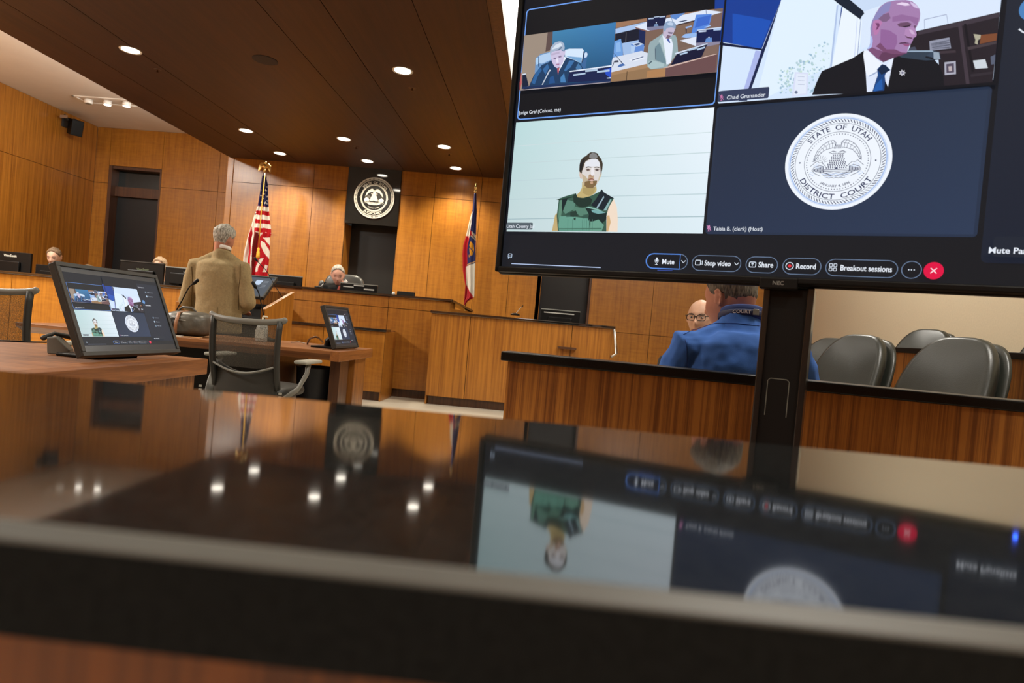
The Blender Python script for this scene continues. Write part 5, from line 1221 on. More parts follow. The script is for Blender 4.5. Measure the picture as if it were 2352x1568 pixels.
# ------------------------------------------------------------------ office chairs with mesh backs
M_MESH = bpy.data.materials.new('chair mesh'); M_MESH.use_nodes = True
_nt = M_MESH.node_tree; _b = _nt.nodes['Principled BSDF']; _b.inputs['Base Color'].default_value = (.05, .048, .04, 1); _b.inputs['Roughness'].default_value = .7
_g = _nt.nodes.new('ShaderNodeNewGeometry'); _v = _nt.nodes.new('ShaderNodeTexNoise'); _v.inputs['Scale'].default_value = 300
_nt.links.new(_g.outputs['Position'], _v.inputs['Vector'])
_r = _nt.nodes.new('ShaderNodeMapRange'); _r.inputs['From Min'].default_value = .3; _r.inputs['From Max'].default_value = .7; _r.inputs['To Min'].default_value = .45; _r.inputs['To Max'].default_value = .92
_nt.links.new(_v.outputs['Fac'], _r.inputs['Value']); _nt.links.new(_r.outputs[0], _b.inputs['Alpha'])
def mesh_chair(label, loc, rz, h_top=.98, wd=.50):
    """office chair, occupant looks along +y"""
    t = thing('office_chair', label, 'chair', loc, rz, 'mesh office chairs at the tables')
    zb = .50; cy = -.05; H = h_top - zb
    def back(u, v, off=0): # u -1..1, v 0..1
        x = u * (wd / 2) * (1.0 - .05 * (1 - v)); y = -.24 - .06 * v - .03 * math.sin(v * PI) + .05 * u * u - off
        z = zb + H * v + .012 * abs(u) ** 4 * (1 if v > .5 else 0) - (0.06 * (1 - u * u) if v < .01 else 0) * 0
        return Vector((x, y, z))
    g = MB(); g.grid(lambda u, v: back(-.88 + 1.76 * u, .30 + .68 * v), 16, 16); g.build('mesh_back', M_MESH, t, local=True, smooth=True)
    MB().tube([back(-1.03, 1.015)] + [back(-1 + 2 * k / 12, 1 - .02 * math.sin(k / 12 * PI)) for k in range(13)] + [back(1.03, 1.015)], [(.020, .016)] * 15, 10, close_round=True).build('top_rail', M_GREYP, t, local=True, smooth=True)
    for s in (-1, 1):
        MB().tube([back(s * .93, v / 8) for v in range(9)], [(.026, .018)] * 9, 10, flat=(0, 1, 0)).build('upright', mat('black frame plastic', (.018, .018, .016), .5), t, local=True, smooth=True)
    low = MB(); low.grid(lambda u, v: Vector((back(-.92 + 1.84 * u, .0).x, back(-.92 + 1.84 * u, .1).y + .01, zb - .06 + (H * .37 - .06 * math.sin(u * PI) + .06) * v)), 16, 6)
    low.build('lumbar_shell', mat('grey black shell', (.022, .022, .019), .6, bump=.2, bscale=300), t, local=True, smooth=True, solid=.02)
    MB().tube([back(-.9 + 1.8 * k / 12, .34 - .12 * math.sin(k / 12 * PI), .012) for k in range(13)], .007, 8).build('shell_edge', M_GREYP, t, local=True, smooth=True)
    MB().ell((0, .02, .47), (.25, .24, .045), e=.6, seg=28, rings=10).build('seat', M_DGREY, t, local=True, smooth=True)
    for s in (-1, 1):
        a = MB().tube([(s * .25, -.20, .44), (s * .30, -.10, .50), (s * .32, -.02, .60), (s * .31, .02, .665)], [(.032, .012), (.03, .012), (.026, .012), (.03, .014)], 10, flat=(0, 1, 0)).build('arm', M_GREYP, t, local=True, smooth=True)
        MB().box(s * .31 - .045, s * .31 + .045, -.12, .15, .668, .69, .009).build('arm_pad', M_LGREY, a, local=True)
        sl = MB()
        for k in range(6): sl.box(s * .265 - .006, s * .265 + .012, -.285, -.275, .36 + k * .024, .372 + k * .024)
        sl.build('tilt_scale', M_LGREY, t, local=True)
    MB().tube([(0, 0, .43), (0, 0, .30), (0, 0, .12)], [.028, .028, .03], 14).build('gas_post', M_STEEL, t, local=True, smooth=True)
    for k in range(5):
        an = 2 * PI * k / 5; e = Vector((.29 * math.cos(an), .29 * math.sin(an), .075))
        l = MB().tube([(0, 0, .12), e], [(.022, .03), (.014, .02)], 8).build('base_leg', M_DGREY, t, local=True, smooth=True)
        n = Vector((-math.sin(an), math.cos(an), 0)) * .014
        MB().tube([e - n + Vector((0, 0, -.047)), e + n + Vector((0, 0, -.047))], .0275, 12).build('caster', M_BLK, l, local=True)
    return t
c = P(573, 735, 4.05)
mesh_chair('grey mesh-backed office chair in the centre, pushed up to the far table', (c.x, 4.30, 0), -.05, h_top=c.z + .0, wd=.475)
c = P(-30, 664, 3.75)
mesh_chair('grey mesh-backed office chair cut by the left edge of the picture', (c.x + .0, 4.0, 0), .10, h_top=P(20, 668, 3.75).z)

# ------------------------------------------------------------------ foreground bar
ZF = HC - .0855
fb_ = thing('gallery_rail', 'glossy black stone counter on a wooden panel, across the whole foreground', 'counter', (0, .42, 0))
MB().prism([(.2215, ZF - .039), (.2215, ZF - .0055), (.2270, ZF), (.617, ZF), (.617, ZF - .039)], -3.2, 3.4, 'x').build('counter_top', M_GRAN, fb_)
MB().box(-3.2, 3.4, .2208, .2214, ZF - .039, ZF - .0062).build('front_edge', mat('honed black stone', (.008, .008, .0075), .75, spec=.12, var=.6, vscale=240), fb_)
MB().prism([(.2209, ZF - .0052), (.2212, ZF - .0042), (.2262, ZF + .0003), (.2274, ZF + .0003), (.2232, ZF - .0040)], -3.2, 3.4, 'x').build('edge_strip', mat('worn grey edge', (.085, .082, .072), .38, var=.25, vscale=7, spec=.5), fb_)  # bevel highlight put into the lighter grey of this thin strip
MB().box(-3.19, 3.39, .262, .58, 0.10, ZF - .040).build('wood_panel', wood('rail veneer red', (0.17, 0.045, 0.003), (0.36, 0.11, 0.010), sc1=(34, 34, 0.45), figure=0.04, contrast=1.5), fb_)
MB().box(-3.17, 3.37, .27, .57, 0, .10).build('kick', M_BRN, fb_)

# ------------------------------------------------------------------ jury box
ZR = HC - .085
A, B = G(1157, 806.6, ZR), G(2352, 921.7, ZR)
dr = (B - A).normalized(); nr = Vector((-dr.y, dr.x, 0)); B2 = A + dr * ((XR - .05 - A.x) / dr.x)
Lr = (B2 - A).length
MR = Matrix(((dr.x, nr.x, 0, A.x), (dr.y, nr.y, 0, A.y), (0, 0, 1, 0), (0, 0, 0, 1)))
jr = thing('jury_rail', 'low wooden jury rail with black cap running behind the television stand', 'railing', (A.x, A.y, 0))
MB().box(-.01, Lr, 0, .14, ZR - .034, ZR, .004, M=MR).build('cap', M_GRANM, jr)
b = MB()
for k in range(4): b.box(.015 + Lr * k / 4, Lr * (k + 1) / 4 - .004 + .015 * (k < 3), .02, .06, .10, ZR - .036, M=MR)
b.box(.015, .05, .06, .13, .10, ZR - .036, M=MR); b.build('wood_panel', M_TEAK, jr)
MB().box(.03, Lr, .035, .12, 0, .10, M=MR).build('kick', M_BRN, jr)
# partition between the two jury rows, running along the depth
pa, pb_ = PX(1892, 788, 2.42), PX(2352, 813.5, 2.42)
zp = (pa.z + pb_.z) / 2
jp = thing('jury_partition', 'wooden partition with black cap between the two rows of jury chairs', 'partition', (2.5, 5, 0))
MB().box(2.42, 2.50, 2.75, 9.2, 0, zp - .035).build('wood_panel', M_TEAK, jp)
MB().box(2.405, 2.52, 2.75, 9.2, zp - .035, zp, .004).build('cap', M_BLK, jp)
struct(MB().box(2.5, XR, 2.75, 9.2, 0, .18).build('trim_7', M_CARP))
lea2 = mat('grey green leather', (.022, .024, .019), .36, var=.12, vscale=8, bump=.12, bscale=180)
def jury_chair(label, loc, rz, group='jury chairs'):
    """high backed leather chair, occupant looks along +y"""
    t = thing('jury_chair', label, 'chair', loc, rz, group)
    tilt = math.radians(-21); M0 = Matrix.Translation((0, -.22, .50)) @ Matrix.Rotation(-tilt, 4, 'X')
    def shell(w0, w1, zt, y, d):
        # rounded tall pad: superelliptic outline, narrower top
        mb = MB(); n = 40; rings = []
        for s, yy, k in ((.0, -d, .86), (.0, -d * .75, .95), (.0, 0, 1.0), (.0, d * .75, .95), (.0, d, .86)):
            ring = []
            for i in range(n):
                a = 2 * PI * i / n; c_, s_ = math.cos(a), math.sin(a); e = .62
                x = math.copysign(abs(c_) ** e, c_); z = math.copysign(abs(s_) ** e, s_)
                z01 = (z + 1) / 2; wdt = w0 + (w1 - w0) * z01 ** 2.2
                px_ = x * wdt * k; curve = -.05 * (1 - (px_ / w0) ** 2) + .0
                ring.append(M0 @ Vector((px_, y + yy + curve, z01 * zt * (1 - (1 - k) * .35) + (1 - k) * .05)))
            rings.append([mb.bm.verts.new(p) for p in ring])
        for r in range(len(rings) - 1):
            for i in range(n): mb.bm.faces.new([rings[r][i], rings[r][(i + 1) % n], rings[r + 1][(i + 1) % n], rings[r + 1][i]])
        mb.bm.faces.new(list(reversed(rings[0]))); mb.bm.faces.new(rings[-1]); return mb
    shell(.265, .205, .70, .03, .045).build('back_cushion', lea2, t, local=True, smooth=True)
    shell(.275, .215, .715, -.055, .022).build('back_shell', lea2, t, local=True, smooth=True)
    MB().ell((0, .03, .46), (.27, .26, .07), e=.6, seg=28, rings=12).build('seat', lea2, t, local=True, smooth=True)
    for s in (-1, 1):
        MB().tube([(s * .27, -.14, .47), (s * .31, -.12, .64), (s * .31, .12, .66), (s * .28, .16, .48)], (.018), 8).build('armrest', M_BLK, t, local=True, smooth=True)
    MB().tube([(0, 0, .42), (0, 0, .06)], .035, 14).lathe([(.24, 0), (.24, .02), (.05, .06)], seg=28).build('pedestal', M_BLK, t, local=True, smooth=True)
    return t
def jc_rot(dx, dy): return math.atan2(-dx, dy)
rz0 = jc_rot(-.93, -.37)
j0 = jury_chair('dark leather jury chair at the right, nearest of the front row', (1.68, 3.24, .03), rz0)
dup(j0, (1.58, 4.05, .03), rz0 + .05, 'dark leather jury chair in the front row, just right of the television stand')
dup(j0, (1.80, 5.0, .02), rz0, 'dark leather jury chair mostly hidden behind the television stand')
dup(j0, (2.84, 5.5, .18), rz0 + .1, 'back row jury chair whose top shows between the two front chairs')
dup(j0, (2.97, 4.2, .18), rz0 + .1, 'back row jury chair at the right edge of the picture')

# ------------------------------------------------------------------ people
def head_pt(d, jaw=1.0, nose=1.0):
    dx, dy, dz = d
    x, y, z = .073 * dx, .095 * dy, .118 * dz
    if dz > 0: k = 1 + .30 * dz * dz * (1 - dz) * 2; x *= k; y *= k
    if dz < 0:
        t = -dz; x *= 1 - .30 * t ** 1.6 * jaw
        y *= (1 - .42 * t) if dy > 0 else (1 - .04 * t)
        if dy < 0: y -= .012 * t * (1 - dx * dx)
    if dy < 0.1:
        f = max(0.0, -dy) ** .5 if dy < 0 else 0
        def gs(cx, cz, sx, sz): return math.exp(-((x - cx) / sx) ** 2 - ((z - cz) / sz) ** 2)
        yy = 0
        yy += .026 * nose * gs(0, -.024, .012, .017) + .014 * nose * gs(0, .0, .009, .022)
        yy += .005 * gs(0, .036, .05, .012) - .009 * (gs(.031, .012, .015, .011) + gs(-.031, .012, .015, .011))
        yy += .004 * (gs(.03, .012, .010, .007) + gs(-.03, .012, .010, .007))
        yy += .006 * (gs(.043, -.018, .018, .016) + gs(-.043, -.018, .018, .016))
        yy += .007 * gs(0, -.056, .022, .007) - .005 * gs(0, -.0605, .024, .0025) + .006 * gs(0, -.067, .018, .006) + .009 * gs(0, -.098, .018, .014) - .005 * gs(0, -.080, .02, .006)
        y -= yy * f
    return Vector((x, y, z))
def head_geo(mb, c, R, s, jaw=1.0, nose=1.0, nu=56, nv=44):
    rows = []
    for j in range(1, nv):
        a = PI * j / nv - PI / 2; row = []
        for i in range(nu):
            b = 2 * PI * i / nu
            row.append(mb.bm.verts.new(c + R @ (head_pt((math.cos(a) * math.cos(b), math.cos(a) * math.sin(b), math.sin(a)), jaw, nose) * s)))
        rows.append(row)
    vb = mb.bm.verts.new(c + R @ (head_pt((0, 0, -1), jaw, nose) * s)); vt = mb.bm.verts.new(c + R @ (head_pt((0, 0, 1), jaw, nose) * s))
    for i in range(nu):
        l = (i + 1) % nu
        mb.bm.faces.new([vb, rows[0][l], rows[0][i]]); mb.bm.faces.new([vt, rows[-1][i], rows[-1][l]])
        for j in range(len(rows) - 1): mb.bm.faces.new([rows[j][i], rows[j][l], rows[j + 1][l], rows[j + 1][i]])
    for sd in (-1, 1):
        Re = Matrix.Rotation(sd * .45, 3, 'Z') @ Matrix.Rotation(-.18, 3, 'X')
        mb.ell(c + R @ (Vector((sd * .076, .008, .002)) * s), (.006 * s, .017 * s, .030 * s), M=R @ Re, seg=14, rings=10)
        mb.tube([c + R @ (Vector((sd * (.079 + .006 * math.sin(k / 8 * PI)), .008 + .017 * math.sin(-.6 + k / 8 * 3.6), .002 + .029 * math.cos(-.6 + k / 8 * 3.6))) * s) for k in range(9)], .0042 * s, 6, close_round=True)
def hair_geo(c, R, s, kind='short', th=.013, seed=0, nu=96, nv=72, nape=.50):
    """hair as a cap grown out of the scalp; mask decides where it grows"""
    mb = MB()
    def mask(d):
        dx, dy, dz = d
        front = dz - (.71 + .08 * math.cos(dx * 3))            # above the hairline at the front
        side = dz - (.05 + .30 * max(0, -dy - .15) * 2) - (.20 if (abs(dy) < .30 and dz < .12) else 0)
        bk = dz + nape
        w = (dy + 1) / 2
        if dy < -.30: m = front if dy < -.65 else front * (-.30 - dy) / .35 + side * (1 - (-.30 - dy) / .35)
        elif dy < .20: m = side + max(0, dy + .1) * .4
        else: m = bk * min(1, (dy - .2) / .25) + side * (1 - min(1, (dy - .2) / .25))
        if kind == 'bald_top': m = min(m, .30 - dz) if dy > -.2 else -1
        if kind == 'long': m = max(m, .9 if (dy > -.25 and dz > -.95) else m)
        return m
    V = {}
    def vert(i, j):
        i %= nu; k = (i, j)
        if k in V: return V[k]
        a = PI * j / nv - PI / 2; b = 2 * PI * i / nu
        d = (math.cos(a) * math.cos(b), math.cos(a) * math.sin(b), math.sin(a)); m = mask(d)
        q = head_pt(d, 1, 0) if d[1] < 0 else head_pt(d)
        n = Vector(d)
        nz = noise.noise(Vector((d[0] * 5 + seed, d[1] * 5, d[2] * 2.2))) * .45 + noise.noise(Vector((d[0] * 14, d[1] * 14 + seed, d[2] * 4))) * .35
        t = max(0, min(1, m / .18)); t = t * t * (3 - 2 * t); t *= .30 + .70 * max(0, min(1, (d[2] + .1) / .55))
        top = max(0, d[2]) ** 1.5
        off = -.006 + t * (.006 + th * (1 + .8 * top + nz * .9))
        if kind == 'long' and d[1] > -.25: off += .012 * max(0, -d[2])
        V[k] = mb.bm.verts.new(c + R @ ((q + n * off) * s)); V[(k, 'm')] = m
        return V[k]
    for j in range(1, nv - 0):
        for i in range(nu):
            if j + 1 > nv - 1: continue
            ks = [(i, j), ((i + 1) % nu, j), ((i + 1) % nu, j + 1), (i, j + 1)]
            vs = [vert(*k) for k in ks]
            if max(V[(k, 'm')] for k in ks) > -.06: mb.bm.faces.new(vs)
    ring = [(i, nv - 1) for i in range(nu)]
    mb.bm.faces.new([vert(*k) for k in ring])
    for v in [v for v in mb.bm.verts if not v.link_faces]: mb.bm.verts.remove(v)
    return mb
def hairmat(name, col, col2): 
    if name in MATS: return MATS[name]
    m = bpy.data.materials.new(name); m.use_nodes = True; nt = m.node_tree; b = nt.nodes['Principled BSDF']; L = nt.links.new
    tc = nt.nodes.new('ShaderNodeNewGeometry'); mp = nt.nodes.new('ShaderNodeMapping'); mp.inputs['Scale'].default_value = (60, 60, 16); L(tc.outputs['Position'], mp.inputs['Vector'])
    n = nt.nodes.new('ShaderNodeTexNoise'); n.inputs['Scale'].default_value = 2.4; n.inputs['Detail'].default_value = 4; L(mp.outputs[0], n.inputs['Vector'])
    r = nt.nodes.new('ShaderNodeValToRGB'); r.color_ramp.elements[0].position = .35; r.color_ramp.elements[1].position = .65
    r.color_ramp.elements[0].color = (*col, 1); r.color_ramp.elements[1].color = (*col2, 1); L(n.outputs['Fac'], r.inputs[0]); L(r.outputs[0], b.inputs['Base Color'])
    bp = nt.nodes.new('ShaderNodeBump'); bp.inputs['Strength'].default_value = .9; bp.inputs['Distance'].default_value = .006; L(n.outputs['Fac'], bp.inputs['Height']); L(bp.outputs[0], b.inputs['Normal'])
    b.inputs['Roughness'].default_value = .55; MATS[name] = m; return m
def skinmat(name, col): return mat(name, col, .5, var=.10, vscale=30, spec=.4)
def remesh(o, voxel, smooth=2):
    md = o.modifiers.new('merge', 'REMESH'); md.mode = 'VOXEL'; md.voxel_size = voxel; md.use_smooth_shade = True
    if smooth:
        m2 = o.modifiers.new('smooth', 'SMOOTH'); m2.iterations = smooth; m2.factor = .5
def wrinkle(o, strength, size, seed='WR'):
    tx = bpy.data.textures.new(seed, 'CLOUDS'); tx.noise_scale = size; tx.noise_depth = 2
    md = o.modifiers.new('folds', 'DISPLACE'); md.texture = tx; md.strength = strength; md.mid_level = .5; md.texture_coords = 'LOCAL'
def hand(mb, w_, d, n, s=1.0, curl=.5):
    """palm from the wrist w_ along d, n = direction of the back of the hand; five bent fingers"""
    d = d.normalized(); n = (n - d * n.dot(d)).normalized(); x = d.cross(n)
    mb.tube([w_, w_ + d * .05 * s, w_ + d * .095 * s], [(.016 * s, .028 * s), (.015 * s, .040 * s), (.012 * s, .040 * s)], 12, flat=tuple(n), close_round=True)
    for k, ln in enumerate((.068, .076, .071, .056)):
        b0 = w_ + d * .09 * s + x * (.030 - .020 * k) * s; p = [b0]; a = 0
        for q in range(3):
            a += curl * (.5 + .25 * q); b0 = b0 + (d * math.cos(a) - n * math.sin(a)) * ln * s * (.45, .32, .23)[q]; p.append(b0)
        mb.tube(p, [.009 * s, .0085 * s, .008 * s, .007 * s], 8, close_round=True)
    t0 = w_ + d * .03 * s + x * .028 * s
    mb.tube([t0, t0 + (d * .6 + x * .6 - n * .3).normalized() * .04 * s, t0 + (d * .85 + x * .35 - n * .4).normalized() * .075 * s], [.013 * s, .010 * s, .008 * s], 8, close_round=True)
def Rhead(yaw, pitch=0, roll=0):
    # face looks along -y at yaw 0 (towards the camera); positive pitch bows the head
    return (Matrix.Rotation(yaw, 3, 'Z') @ Matrix.Rotation(roll, 3, 'Y') @ Matrix.Rotation(pitch, 3, 'X'))
def person(label, base, hc, R, hs, sh, el, wr, hips, knees, feet, skin, voxel, hairk, hairm, chest=(.17, .11), jaw=1.0, nose=1.0, hair_th=.012, seed=0, handd=None, forward=Vector((0, -1, 0)), nape=.50):
    """base: floor point; hc head centre; sh/el/wr/knees/feet: pairs of points; hips: centre"""
    t = thing('person', label, 'person', base); mb = MB()
    neck = (sh[0] + sh[1]) / 2 + Vector((0, 0, .03)); fw = forward; side = (sh[1] - sh[0]).normalized()
    head_geo(mb, hc, R, hs, jaw, nose)
    hb = hc + R @ (Vector((0, .022, -.07)) * hs)
    mb.tube([hb + Vector((0, 0, .03)), hb.lerp(neck, .5), neck + Vector((0, 0, -.03))], [.050 * hs, .054 * hs, .066 * hs], 14)
    ms = (sh[0] + sh[1]) / 2
    mb.tube([ms + Vector((0, 0, .02)), ms - Vector((0, 0, .02)), ms + (hips - ms) * .25, ms + (hips - ms) * .6, hips + Vector((0, 0, .02)), hips - Vector((0, 0, .08))],
            [((sh[1] - sh[0]).length * .16, chest[1] * .3), ((sh[1] - sh[0]).length * .34, chest[1] * .7), (chest[0], chest[1]), (chest[0] * .9, chest[1] * .95), (chest[0] * .95, chest[1]), (chest[0] * .8, chest[1] * .8)], 20, flat=tuple(side))
    for i in (0, 1):
        mb.ell(sh[i], (.044, .044, .044), seg=12, rings=8)
        mb.tube([sh[i].lerp(ms, .35), sh[i], sh[i].lerp(el[i], .4), el[i]], [.042, .044, .042, .038], 12, close_round=True)
        mb.tube([el[i], el[i].lerp(wr[i], .35), wr[i]], [.040, .038, .025], 12, close_round=True)
        hand(mb, wr[i], (wr[i] - el[i]).normalized() if handd is None else handd[i], Vector((0, 0, 1)), hs, .45)
        hp = hips + side * (.09 * (-1 if i == 0 else 1)) - Vector((0, 0, .04))
        mb.tube([hp, hp.lerp(knees[i], .5), knees[i]], [.088, .078, .058], 12, close_round=True)
        mb.tube([knees[i], knees[i].lerp(feet[i], .35), feet[i] + Vector((0, 0, .08))], [.056, .055, .036], 12, close_round=True)
        mb.tube([feet[i] + Vector((0, 0, .05)) - fw * .03, feet[i] + Vector((0, 0, .04)) + fw * .12, feet[i] + Vector((0, 0, .03)) + fw * .19], [(.036, .04), (.04, .035), (.036, .022)], 10, close_round=True)
    o = mb.build('body', skin, t, smooth=True); remesh(o, voxel, 1)
    if hairk:
        hair_geo(hc, R, hs, hairk, hair_th, seed, nape=nape).build('hair', hairm, t, smooth=True)
    return t
def coat(name, t, sh, el, wr, hips, m, voxel, chest, hem, sleeve=.062, side=None, extra=None, cuff=.045, fold=.010, trap=.05, neckp=None, neckr=.085):
    """jacket, robe or shirt: one closed garment over the body"""
    mb = MB(); ms = (sh[0] + sh[1]) / 2; sd = (sh[1] - sh[0]).normalized(); L_ = (sh[1] - sh[0]).length
    mb.tube([ms + Vector((0, 0, trap)), ms + Vector((0, 0, .015)), ms - Vector((0, 0, .06)), ms.lerp(hips, .35), ms.lerp(hips, .75), hem],
            [(L_ * .26, chest[1] * .66), (L_ * .48, chest[1] * .86), (L_ * .50, chest[1] * 1.0), (chest[0], chest[1]), (chest[0] * .95, chest[1]), (chest[0] * 1.02, chest[1] * 1.05)], 28, flat=tuple(sd))
    nk = neckp or (ms + Vector((0, 0, trap + .05)))
    mb.tube([ms + Vector((0, 0, -.02)), nk], [neckr * 1.15, neckr * .86], 18)
    for i in (0, 1):
        mb.tube([nk - Vector((0, 0, .035)), sh[i].lerp(ms, .12) + Vector((0, 0, .012))], [.045, .05], 12, close_round=True)
        mb.tube([sh[i].lerp(ms, .3), sh[i], sh[i].lerp(el[i], .45), el[i]], [sleeve * .95, sleeve * 1.05, sleeve, sleeve * .95], 14, close_round=True)
        mb.tube([el[i], el[i].lerp(wr[i], .5), el[i].lerp(wr[i], .93)], [sleeve * .95, sleeve * .85, cuff], 14, close_round=True)
    if extra: extra(mb)
    o = mb.build(name, m, t, smooth=True); remesh(o, voxel, 3)
    if fold: wrinkle(o, fold, .13, 'folds')
    return o
def dg_hit(o, px, py):
    bpy.context.view_layer.update()
    ev = o.evaluated_get(bpy.context.evaluated_depsgraph_get()); mi = o.matrix_world.inverted()
    ori = mi @ Vector((0, 0, HC)); d = (mi.to_3x3() @ ray(px, py)).normalized()
    ok, loc, n, _ = ev.ray_cast(ori, d)
    return (o.matrix_world @ loc - ray(px, py).normalized() * .0015) if ok else None
SK = skinmat('skin light', (.52, .27, .17)); SKR = skinmat('skin ruddy', (.46, .20, .13)); SKP = skinmat('skin pale', (.60, .36, .25))
H_GREY = hairmat('grey hair', (.13, .12, .10), (.55, .53, .47)); H_SILV = hairmat('silver hair', (.16, .15, .13), (.46, .44, .40)); H_BRN = hairmat('brown hair', (.05, .028, .014), (.28, .18, .10)); H_DGR = hairmat('greying brown hair', (.035, .028, .02), (.18, .155, .12)); H_BLND = hairmat('blond hair', (.22, .13, .06), (.62, .46, .30))
V = Vector
def dense(pts, n=10):
    out = []
    for a, b in zip(pts, pts[1:]):
        for k in range(n): out.append((a[0] + (b[0] - a[0]) * k / n, a[1] + (b[1] - a[1]) * k / n))
    return out + [pts[-1]]

# man in the blazer, seen from behind
YM = 6.0
Q = lambda px, py, dy=0: P(px, py, YM + dy)
hc = Q(514, 551, .02); sh = (Q(452, 606), Q(556, 614)); el = (Q(428, 688, .02), Q(570, 694, .0)); wr = (Q(440, 712, .26), Q(556, 712, .27)); hips = Q(500, 745)
hips.z = .92
feet = (V((hips.x - .14, YM - .02, 0)), V((hips.x + .12, YM + .03, 0))); kn = (V((hips.x - .12, YM + .02, .48)), V((hips.x + .11, YM + .04, .48)))
pm = person('person in a tan tweed blazer with grey hair, seen from behind at the lectern', (hips.x, YM, 0), hc, Rhead(PI - .28, .20), 1.06, sh, el, wr, hips, kn, feet, SKR, .011, 'short', H_GREY, hair_th=.016, forward=V((0, 1, 0)), seed=3, handd=(V((.1, 1, -.1)), V((-.1, 1, -.1))))
M_TWD = mat('tan tweed', (.29, .22, .11), .9, var=.18, vscale=55, bump=.6, bscale=160)
jk = coat('blazer', pm, sh, el, wr, hips, M_TWD, .012, (.225, .145), V((hips.x, YM, .74)), sleeve=.074, cuff=.052, fold=.016, trap=.05, neckp=Q(513, 572, .0), neckr=.08)
cc = Q(514, 570, .0)
MB().tube([cc + V((.062 * math.cos(a), .060 * math.sin(a), .0 - .012 * math.sin(a))) for a in [2 * PI * k / 20 for k in range(21)]], [(.017, .006)] * 21, 8, flat=(0, 0, 1)).build('shirt_collar', mat('white cotton', (.78, .77, .74), .8), pm, smooth=True)
tr = MB()
tr.tube([hips + V((0, 0, .06)), hips - V((0, 0, .10))], [(.18, .12), (.17, .12)], 18, flat=(1, 0, 0), close_round=True)
for i in (0, 1): tr.tube([hips + V(((-.09, .09)[i], 0, -.05)), kn[i], feet[i] + V((0, 0, .07))], [.10, .078, .068], 12, close_round=True)
o = tr.build('trousers', mat('dark trousers', (.03, .028, .026), .9), pm, smooth=True); remesh(o, .014, 2)
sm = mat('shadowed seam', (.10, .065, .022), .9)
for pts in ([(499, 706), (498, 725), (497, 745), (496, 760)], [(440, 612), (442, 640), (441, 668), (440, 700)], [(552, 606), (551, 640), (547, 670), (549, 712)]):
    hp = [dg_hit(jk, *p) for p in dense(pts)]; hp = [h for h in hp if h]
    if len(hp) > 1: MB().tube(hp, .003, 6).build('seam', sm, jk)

# judge
YG = 9.15
Q = lambda px, py, dy=0: P(px, py, YG + dy)
hc = Q(776, 632, -.06); sh = (Q(745, 661, .0), Q(822, 668, .05))
el = (sh[0] + V((-.08, -.14, -.24)), sh[1] + V((.08, -.12, -.25))); wr = (el[0] + V((.12, -.2, .06)), el[1] + V((-.14, -.2, .06))); hips = (sh[0] + sh[1]) / 2 + V((0, .10, -.54))
fz = hips.z - .52
kn = tuple(hips + V((x, -.34, .0)) for x in (-.12, .12)); feet = tuple(V((k.x, k.y, fz)) for k in kn)
pj = person('person with silver hair in a black robe, head bowed, seated at the bench', (hips.x, YG, fz), hc, Rhead(.30, .38, -.05), 1.17, sh, el, wr, hips, kn, feet, skinmat('skin pink', (.60, .33, .25)), .012, 'short', H_SILV, hair_th=.007, seed=8)
M_ROBE = mat('black robe', (.007, .007, .008), .85, spec=.15, bump=.2, bscale=60)
coat('robe', pj, sh, el, wr, hips, M_ROBE, .014, (.21, .15), hips - V((0, 0, .1)), sleeve=.085, cuff=.09, fold=.03, trap=.05, neckr=.085)
MB().prism([(0, 0), (.045, .07), (.075, .035), (.0, -.06)], -.01, .01, 'y', M=Matrix.Translation(Q(786, 652, -.12))).build('shirt_collar', mat('white cotton', (.78, .77, .74), .8), pj)
MB().prism([(0, 0), (.02, .0), (-.02, -.13), (-.045, -.12)], -.01, .01, 'y', M=Matrix.Translation(Q(779, 656, -.22))).build('tie', mat('red tie', (.35, .06, .04), .6), pj)
def face_lines(t, c, R, s, lids=True):
    M = lambda x, y, z: c + R @ (V((x, y, z)) * s)
    for sd in (-1, 1):
        MB().tube([M(sd * .016, -.0925, .030), M(sd * .030, -.0935, .034), M(sd * .048, -.081, .031)], .0022 * s, 6).build('eyebrow', mat('brow hair', (.06, .04, .03), .8), t)
        if lids: MB().tube([M(sd * .020, -.087, .011), M(sd * .031, -.088, .008), M(sd * .043, -.080, .011)], .0022 * s, 6).build('eyelid_line', mat('brow hair', (.06, .04, .03), .8), t)
    MB().tube([M(-.024, -.094, -.061), M(0, -.105, -.061), M(.024, -.094, -.061)], .0022 * s, 6).build('mouth_line', mat('lip', (.25, .07, .05), .6), t)
face_lines(pj, hc, Rhead(.30, .38, -.05), 1.17)
# judge's chair
ch = thing('judge_chair', "wide high-backed black leather chair behind the person in the robe", 'chair', (P(790, 640, 9.5).x, 9.5, .32))
cl_, cr2 = P(738, 643, 9.45), P(846, 653, 9.45)
lea3 = mat('shiny dark leather', (.06, .063, .062), .30, bump=.1, bscale=60)
MB().ell(((cl_.x + cr2.x) / 2, 9.45, cr2.z - .28), ((cr2.x - cl_.x) / 2 - .05, .07, .40), e=.45, seg=32, rings=16).build('backrest', lea3, ch, smooth=True)
for s, c2 in ((-1, cl_), (1, cr2)): MB().tube([V((c2.x - s * .02, 9.42, c2.z - .7)), V((c2.x - s * .02, 9.42, c2.z - .05))], .045, 12, close_round=True).build('side_bolster', lea3, ch, smooth=True)
MB().ell(((cl_.x + cr2.x) / 2, 9.2, hips.z - .17), (.28, .28, .05), e=.5, seg=24).build('seat', lea3, ch, smooth=True)
MB().tube([V(((cl_.x + cr2.x) / 2, 9.2, hips.z - .2)), V(((cl_.x + cr2.x) / 2, 9.2, .36))], .04, 12).lathe([(.3, .32), (.3, .35), (.05, .40)], c=((cl_.x + cr2.x) / 2, 9.2, 0), seg=24).build('pedestal', M_BLK, ch, smooth=True)

